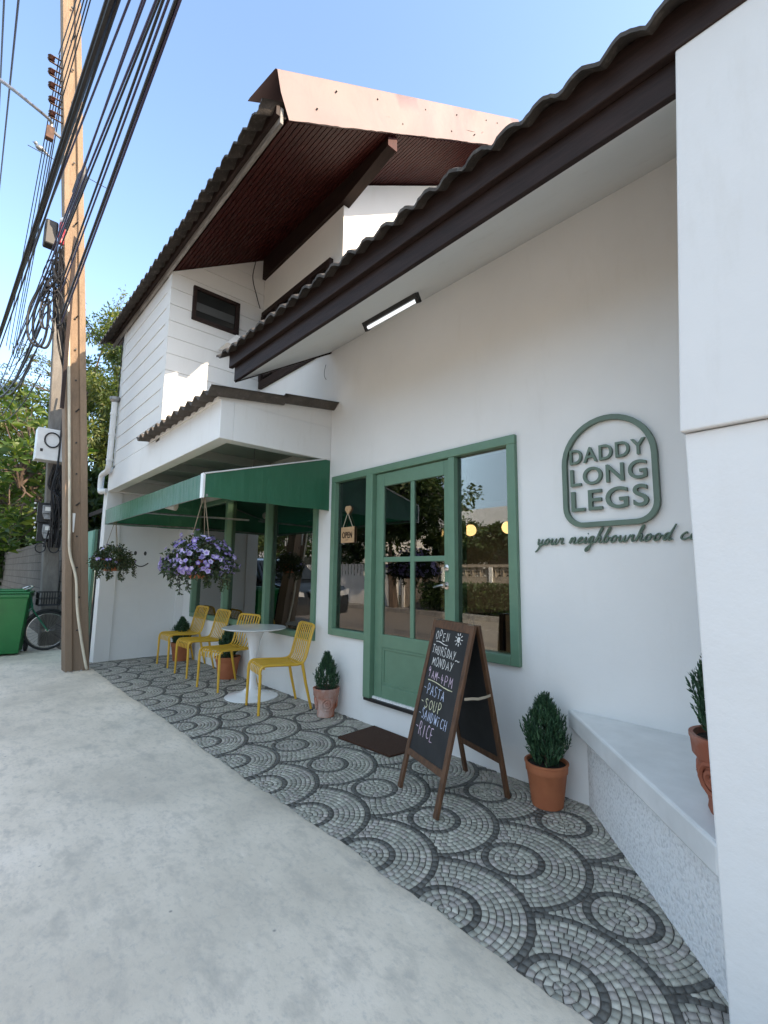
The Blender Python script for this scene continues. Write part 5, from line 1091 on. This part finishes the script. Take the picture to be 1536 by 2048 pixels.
forks = [(-13.6, -1.7, 3.2), (-12.7, -2.0, 3.1), (-13.0, -1.1, 3.4), (-13.9, -2.3, 2.8), (-12.6, -1.4, 2.6)]
limb_tree(g, (-13.2, -.9, 1.75), forks, .10, 2)
for tp in tips:
    f = min(forks, key=lambda q: (Vector(q)-Vector(tp)).length); limb_tree(g, f, [tp], .032, hash(tp) % 99)
g.build('trunk', 'bark', fr, smooth=True)
C = []; D = []; LL = []
for tp in tips:
    k = gq.integers(11, 17); up_ = np.array([gq.normal(0, .3), gq.normal(0, .3), 1.0]); up_ /= np.linalg.norm(up_)
    for i in range(k):
        a = i*2.4; h = i/k; d = np.array([math.cos(a), math.sin(a), 0])*(1-.55*h)+up_*(.25+.75*h)-np.array([0, 0, .25*(1-h)])
        C.append(np.array(tp)+d*.02-up_*.06*(1-h)); D.append(d); LL.append(gq.uniform(.26, .40)*(1-.35*h))
Vv, Ff = leaves(C, D, LL, np.array(LL)*.30, .35, gq); npmesh('crown', Vv, Ff, 'leaf_frangipani', fr, np.repeat(np.clip(gq.beta(2, 2.2, len(C)), 0, 1), 5))
def leafy_tree(name, label, base, crown, rad, k, llen, seed, mat='leaf_dark', nclump=40, hollow=.3, group=None, wid=.5, trunk_r=.14, csz=.30):
    g_ = np.random.default_rng(seed); t = thing(name, label, 'tree', base, group=group)
    cl, d = shell_pts(nclump, crown, rad, g_, hollow); g = MB(); mid_ = (np.array(base)+np.array(crown))/2; mid_[2] = crown[2]-rad[2]*.6
    limb_tree(g, base, [tuple(mid_)], trunk_r, seed); g.tube([mid_, crown], [trunk_r*.6, trunk_r*.2], 6)
    for c in cl[:26]: limb_tree(g, tuple(mid_), [tuple(c)], trunk_r*.32, seed+1)
    g.build('trunk', 'bark', t, smooth=True)
    per = k//nclump; C = []; D = []; T_ = []
    for c in cl:
        s = g_.uniform(.6, 1.25)*csz; q = g_.normal(size=(per, 3)); q = unit(q)*(g_.random((per, 1))**.5)*np.array([1, 1, .62])*s*np.array(rad)
        C.append(c+q); D.append(unit(q)+g_.normal(0, .5, (per, 3))+np.array([0, 0, -.15])); T_.append(np.clip(g_.normal(.45, .16)+g_.normal(0, .2, per), 0, 1))
    C = np.concatenate(C); D = np.concatenate(D); L_ = g_.uniform(.7, 1.2, len(C))*llen
    Vv, Ff = leaves(C, D, L_, L_*wid, .25, g_); npmesh('crown', Vv, Ff, mat, t, np.repeat(np.concatenate(T_), 5)); return t
leafy_tree('feathery_tree', 'tall feathery green tree rising between the pole and the tiled eave', (-17.9, 1.0, 0), (-17.8, .35, 6.3), (2.4, 1.5, 3.6), 26000, .16, 31, 'leaf_feathery', 120, .2, wid=.34, csz=.20)
leafy_tree('feathery_tree', 'lower feathery tree showing beneath the power cables left of the pole', (-18.5, -.2, 0), (-18.2, -1.6, 4.6), (2.6, 1.7, 2.4), 16000, .16, 32, 'leaf_feathery', 80, .25, wid=.34, csz=.22)
leafy_tree('broadleaf_shrub', 'dark broad leaved shrub behind the gate', (-11.5, -.3, 0), (-11.4, -.7, 2.75), (.9, .6, .8), 1500, .34, 33, 'leaf_dark', 30, .3, wid=.42, trunk_r=.06)
leafy_tree('leafy_tree', 'dense dark tree closing the view over the far end of the block wall', (-24, -.3, 0), (-24.5, -1.2, 3.1), (3.0, 2.4, 2.6), 14000, .24, 36, 'leaf_dark', 70, .2)
# sparse feathery twigs against the sky
g_ = np.random.default_rng(77); g = MB(); C = []; D = []
for (x0, y0, z0, dx, dy, dz) in [(-16.2, -1.2, 6.9, -.3, -.9, .35), (-16.4, -1.1, 7.3, -.2, -1.0, .2), (-16.3, -1.3, 6.5, -.2, -1.2, .25), (-17.2, .1, 9.3, .1, .35, .9), (-17.3, .2, 9.0, .0, .5, 1.6), (-17.5, -.3, 8.8, 0, -.5, .9), (-17.2, .6, 8.9, .1, .5, .8)]:
    for br in range(3):
        p = np.array([x0, y0, z0]); d = np.array([dx, dy, dz])+g_.normal(0, .18, 3); pts = [p+d*u+np.array([0, 0, -.12*u*u]) for u in np.linspace(0, 1, 7)]
        g.tube(pts, [.014*(1-.8*i/6) for i in range(7)], 5)
        for q in pts[1:]:
            for _ in range(14): C.append(q+g_.normal(0, .07, 3)); D.append(g_.normal(0, 1, 3))
tw = thing('feathery_tree', 'wispy bare topped branches with tiny leaves against the sky beside the pole', 'tree', (-17, 0, 0)); g.tube([(-17.2, .4, 0), (-17.0, -.3, 6.5), (-16.3, -1.2, 6.9)], [.12, .06, .02], 6); g.tube([(-17.0, -.3, 6.5), (-17.2, .2, 9.2)], [.05, .015], 6); g.build('trunk', 'bark', tw)
Vv, Ff = leaves(C, D, .09, .035, .2, g_); npmesh('crown', Vv, Ff, 'leaf_feathery', tw, np.repeat(g_.random(len(C)), 5))
# ================================================================ the far side of the street (seen in the glass)
fw_ = thing('street_wall', 'tan block wall with a patterned breeze block band across the street', 'wall', (-6, -10, 0))
g = MB(); g.box(-13.2, 14, -10.15, -10, 0, 1.30); g.box(-13.2, 14, -10.17, -9.98, 1.60, 1.70); g.build('wall', 'tan_block', fw_)
g = MB()
for i in range(90):
    x = -13.1+i*.30
    for a, b in (((x, 1.31), (x+.28, 1.59)), ((x, 1.59), (x+.28, 1.31))): g.bar((a[0], -10.07, a[1]), (b[0], -10.07, b[1]), .08, .035, (0, 1, 0))
    g.box(x-.012, x+.012, -10.12, -10.02, 1.3, 1.6)
g.build('breeze_block_band', 'tan_block', fw_)
g = MB()
for i in range(14): x = -13.1+i*2.0; g.box(x, x+.13, -10, -9.95, 0, 1.6)
g.build('pilaster', 'house_white', fw_)
ww = thing('picket_wall', 'white garden wall topped with slats farther down the opposite side', 'wall', (-20, -9.9, 0))
g = MB(); g.box(-34, -13.4, -10.1, -9.95, 0, 1.25); g.build('wall', 'house_white', ww)
g = MB()
for i in range(95): x = -33.9+i*.215; g.box(x, x+.12, -10.05, -10.0, 1.25, 1.75)
g.build('picket_row', 'house_white', ww)
h1 = thing('white_house', 'white house with a broad parapet beyond the trees across the street', 'house', (-12, -18, 0))
g = MB(); g.box(-17.5, -5.5, -24, -16.6, 0, 3.9); g.build('wall', 'house_white', h1); g = MB(); g.box(-18.2, -4.8, -24.6, -15.9, 3.7, 4.55); g.build('parapet', 'house_white', h1)
for i in range(4):
    x = -16.5+i*2.7; g = MB(); g.box(x, x+1.3, -16.6, -16.55, 1.3, 3.0); g.build('window', 'dark_window', h1)
h2 = thing('white_house', 'two storey white house far down the opposite side', 'house', (-30, -17, 0))
g = MB(); g.box(-42, -22, -26, -15.5, 0, 5.6); g.build('wall', 'house_white', h2); g = MB(); g.prism([(-14.8, 5.6), (-26.5, 5.6), (-20.6, 8.0)], lambda y, z: (-42.6, y, z), lambda y, z: (-21.4, y, z)); g.build('roof', 'shed_roof', h2)
for i in range(5):
    for z in (1.2, 3.8): x = -40+i*3.6; g = MB(); g.box(x, x+1.5, -15.5, -15.45, z, z+1.3); g.build('window', 'dark_window', h2)
leafy_tree('street_tree', 'big spreading tree on the opposite verge', (-13.0, -9.45, 0), (-13.8, -9.9, 4.3), (3.4, 2.3, 1.9), 15000, .20, 41, 'leaf_dark', 70, .2, 'trees across the street', trunk_r=.2)
for i, (x, y, z, rx, rz) in enumerate(((-9.4, -12.6, 2.7, 1.5, 1.1), (-12.4, -12.8, 2.6, 1.6, 1.3), (-6.3, -12.4, 2.9, 1.5, 1.3), (-18.5, -11.9, 3.0, 2.4, 1.7), (-24.5, -11.6, 3.0, 2.6, 1.9), (-30, -12, 3.2, 2.8, 2.0))):
    leafy_tree('garden_tree', 'rounded garden tree behind the walls across the street', (x, y, 0), (x, y, z), (rx, 1.3, rz), 6000, .2, 50+i, 'leaf_dark', 40, .25, 'garden trees across the street', trunk_r=.09)
g_ = np.random.default_rng(60); k = 9000; C = np.stack([g_.uniform(-11.6, -2.5, k), g_.uniform(-9.85, -9.25, k), .1+.95*g_.random(k)**.6], 1); Vv, Ff = leaves(C, g_.normal(size=(k, 3)), .13, .07, .2, g_)
hd = npmesh('hedge', Vv, Ff, 'leaf_dark', None, np.repeat(g_.random(k)*.7, 5)); tag(hd, 'clipped dark hedge along the kerb across the street', 'hedge')
# ================================================================ parked pick-up (seen in the glass)
cr_ = thing('parked_car', 'dark pickup car with chrome grille parked at the kerb and mirrored in the window', 'car', (-11.6, -3.5, 0))
g = MB(); yc = -3.5; prof = [(-9.35, .38), (-9.30, .62), (-9.32, .92), (-9.5, 1.04), (-10.55, 1.14), (-11.25, 1.66), (-11.6, 1.72), (-12.9, 1.70), (-13.15, 1.12), (-14.3, 1.10), (-14.35, .42)]
vs = []
for w_, in ((-.88,), (.88,)):
    for x, z in prof: vs.append((x, yc+w_*(1 if z < 1.2 else .80), z))
k = len(prof); g.add(vs, [tuple(range(k))[::-1], tuple(range(k, 2*k))]+[(i, (i+1) % k, k+(i+1) % k, k+i) for i in range(k)]); g.build('body', 'car_paint', cr_, bevel=.05)
g = MB(); g.add([(-10.60, yc-.76, 1.17), (-10.60, yc+.76, 1.17), (-11.22, yc+.64, 1.63), (-11.22, yc-.64, 1.63)], [(0, 1, 2, 3)]); g.v = [(x+.03, y, z+.02) for x, y, z in g.v]; g.build('windscreen', 'dark_window', cr_)
for s in (-1, 1):
    g = MB(); g.add([(-10.85, yc+s*.80, 1.18), (-13.0, yc+s*.80, 1.18), (-12.8, yc+s*.735, 1.62), (-11.35, yc+s*.735, 1.62)], [(0, 1, 2, 3)]); g.v = [(x, y+s*.02, z) for x, y, z in g.v]; g.build('side_window', 'dark_window', cr_)
    for x in (-10.25, -13.4):
        g = MB(); g.tube([(x, yc+s*.70, .36), (x, yc+s*.90, .36)], .36, 24); w = g.build('wheel', 'rubber', cr_, smooth=True, bevel=.02); g = MB(); g.tube([(x, yc+s*.89, .36), (x, yc+s*.912, .36)], .23, 18); g.build('rim', 'grey_metal', w)
    g = MB(); g.prism([(yc+s*.48, .80), (yc+s*.84, .84), (yc+s*.86, .98), (yc+s*.50, .90)], lambda y, z: (-9.29, y, z), lambda y, z: (-9.42, y, z)); g.build('headlight', 'headlight_lens', cr_)
    g = MB(); g.sphere((-10.95, yc+s*.98, 1.22), .10, 10, sc=(.6, 1, .8)); g.build('mirror', 'car_paint', cr_, smooth=True)
g = MB(); g.tube([(-9.27, yc-.36, .96), (-9.26, yc-.25, .72), (-9.26, yc+.25, .72), (-9.27, yc+.36, .96)], .028, 8); g.sphere((-9.27, yc, .86), .055, 10, sc=(.4, 1, 1)); g.build('grille_trim', 'chrome', cr_, smooth=True)
g = MB(); g.box(-9.30, -9.28, yc-.34, yc+.34, .74, .97); g.build('grille', 'black_plastic', cr_)
g = MB(); g.box(-9.285, -9.265, yc-.18, yc+.18, .46, .60); g.build('number_plate', 'plate', cr_)
# ================================================================ person inside
sk = [(-5.35, 1.5, 1.02), (-5.35, 1.5, 1.25), (-5.36, 1.49, 1.50), (-5.37, 1.48, 1.60), (-5.39, 1.47, 1.74), (-5.40, 1.46, 1.82), (-5.20, 1.62, 1.49), (-5.16, 1.50, 1.22), (-5.38, 1.36, 1.15), (-5.50, 1.36, 1.49), (-5.58, 1.26, 1.22), (-5.62, 1.12, 1.30),
      (-5.27, 1.55, .95), (-5.26, 1.56, .62), (-5.26, 1.58, .29), (-5.43, 1.46, .95), (-5.44, 1.46, .62), (-5.44, 1.48, .29)]
sk = [(x-1.35, y, z) for x, y, z in sk]
ed = [(0, 1), (1, 2), (2, 3), (3, 4), (4, 5), (2, 6), (6, 7), (7, 8), (2, 9), (9, 10), (10, 11), (0, 12), (12, 13), (13, 14), (0, 15), (15, 16), (16, 17)]
rd = [.14, .13, .11, .05, .095, .07, .06, .045, .03, .06, .045, .03, .09, .06, .045, .09, .06, .045]
me = bpy.data.meshes.new('person'); me.from_pydata(sk, ed, []); pe = bpy.data.objects.new('person', me); COL.objects.link(pe); md = pe.modifiers.new('skin', 'SKIN'); pe.modifiers.new('sub', 'SUBSURF').levels = 2
for v, r_ in zip(me.skin_vertices[0].data, rd): v.radius = (r_, r_)
me.skin_vertices[0].data[0].use_root = True
dg = bpy.context.evaluated_depsgraph_get(); nm = bpy.data.meshes.new_from_object(pe.evaluated_get(dg)); pe.modifiers.clear(); pe.data = nm; nm.materials.clear(); nm.materials.append(MATS['skin']); nm.materials.append(MATS['dark_cloth'])
for p_ in nm.polygons: p_.material_index = 1 if p_.center.z < 1.54 and not (p_.center.y < 1.28) else 0; p_.use_smooth = True
tag(pe, 'person in dark clothes standing behind the counter inside the window', 'person'); ORG[pe.name] = Vector((0, 0, 0))
g = MB(); g.sphere((-6.73, 1.49, 1.80), .108, 14, sc=(1, 1.05, .95)); g.build('hair', 'hair', pe, smooth=True)
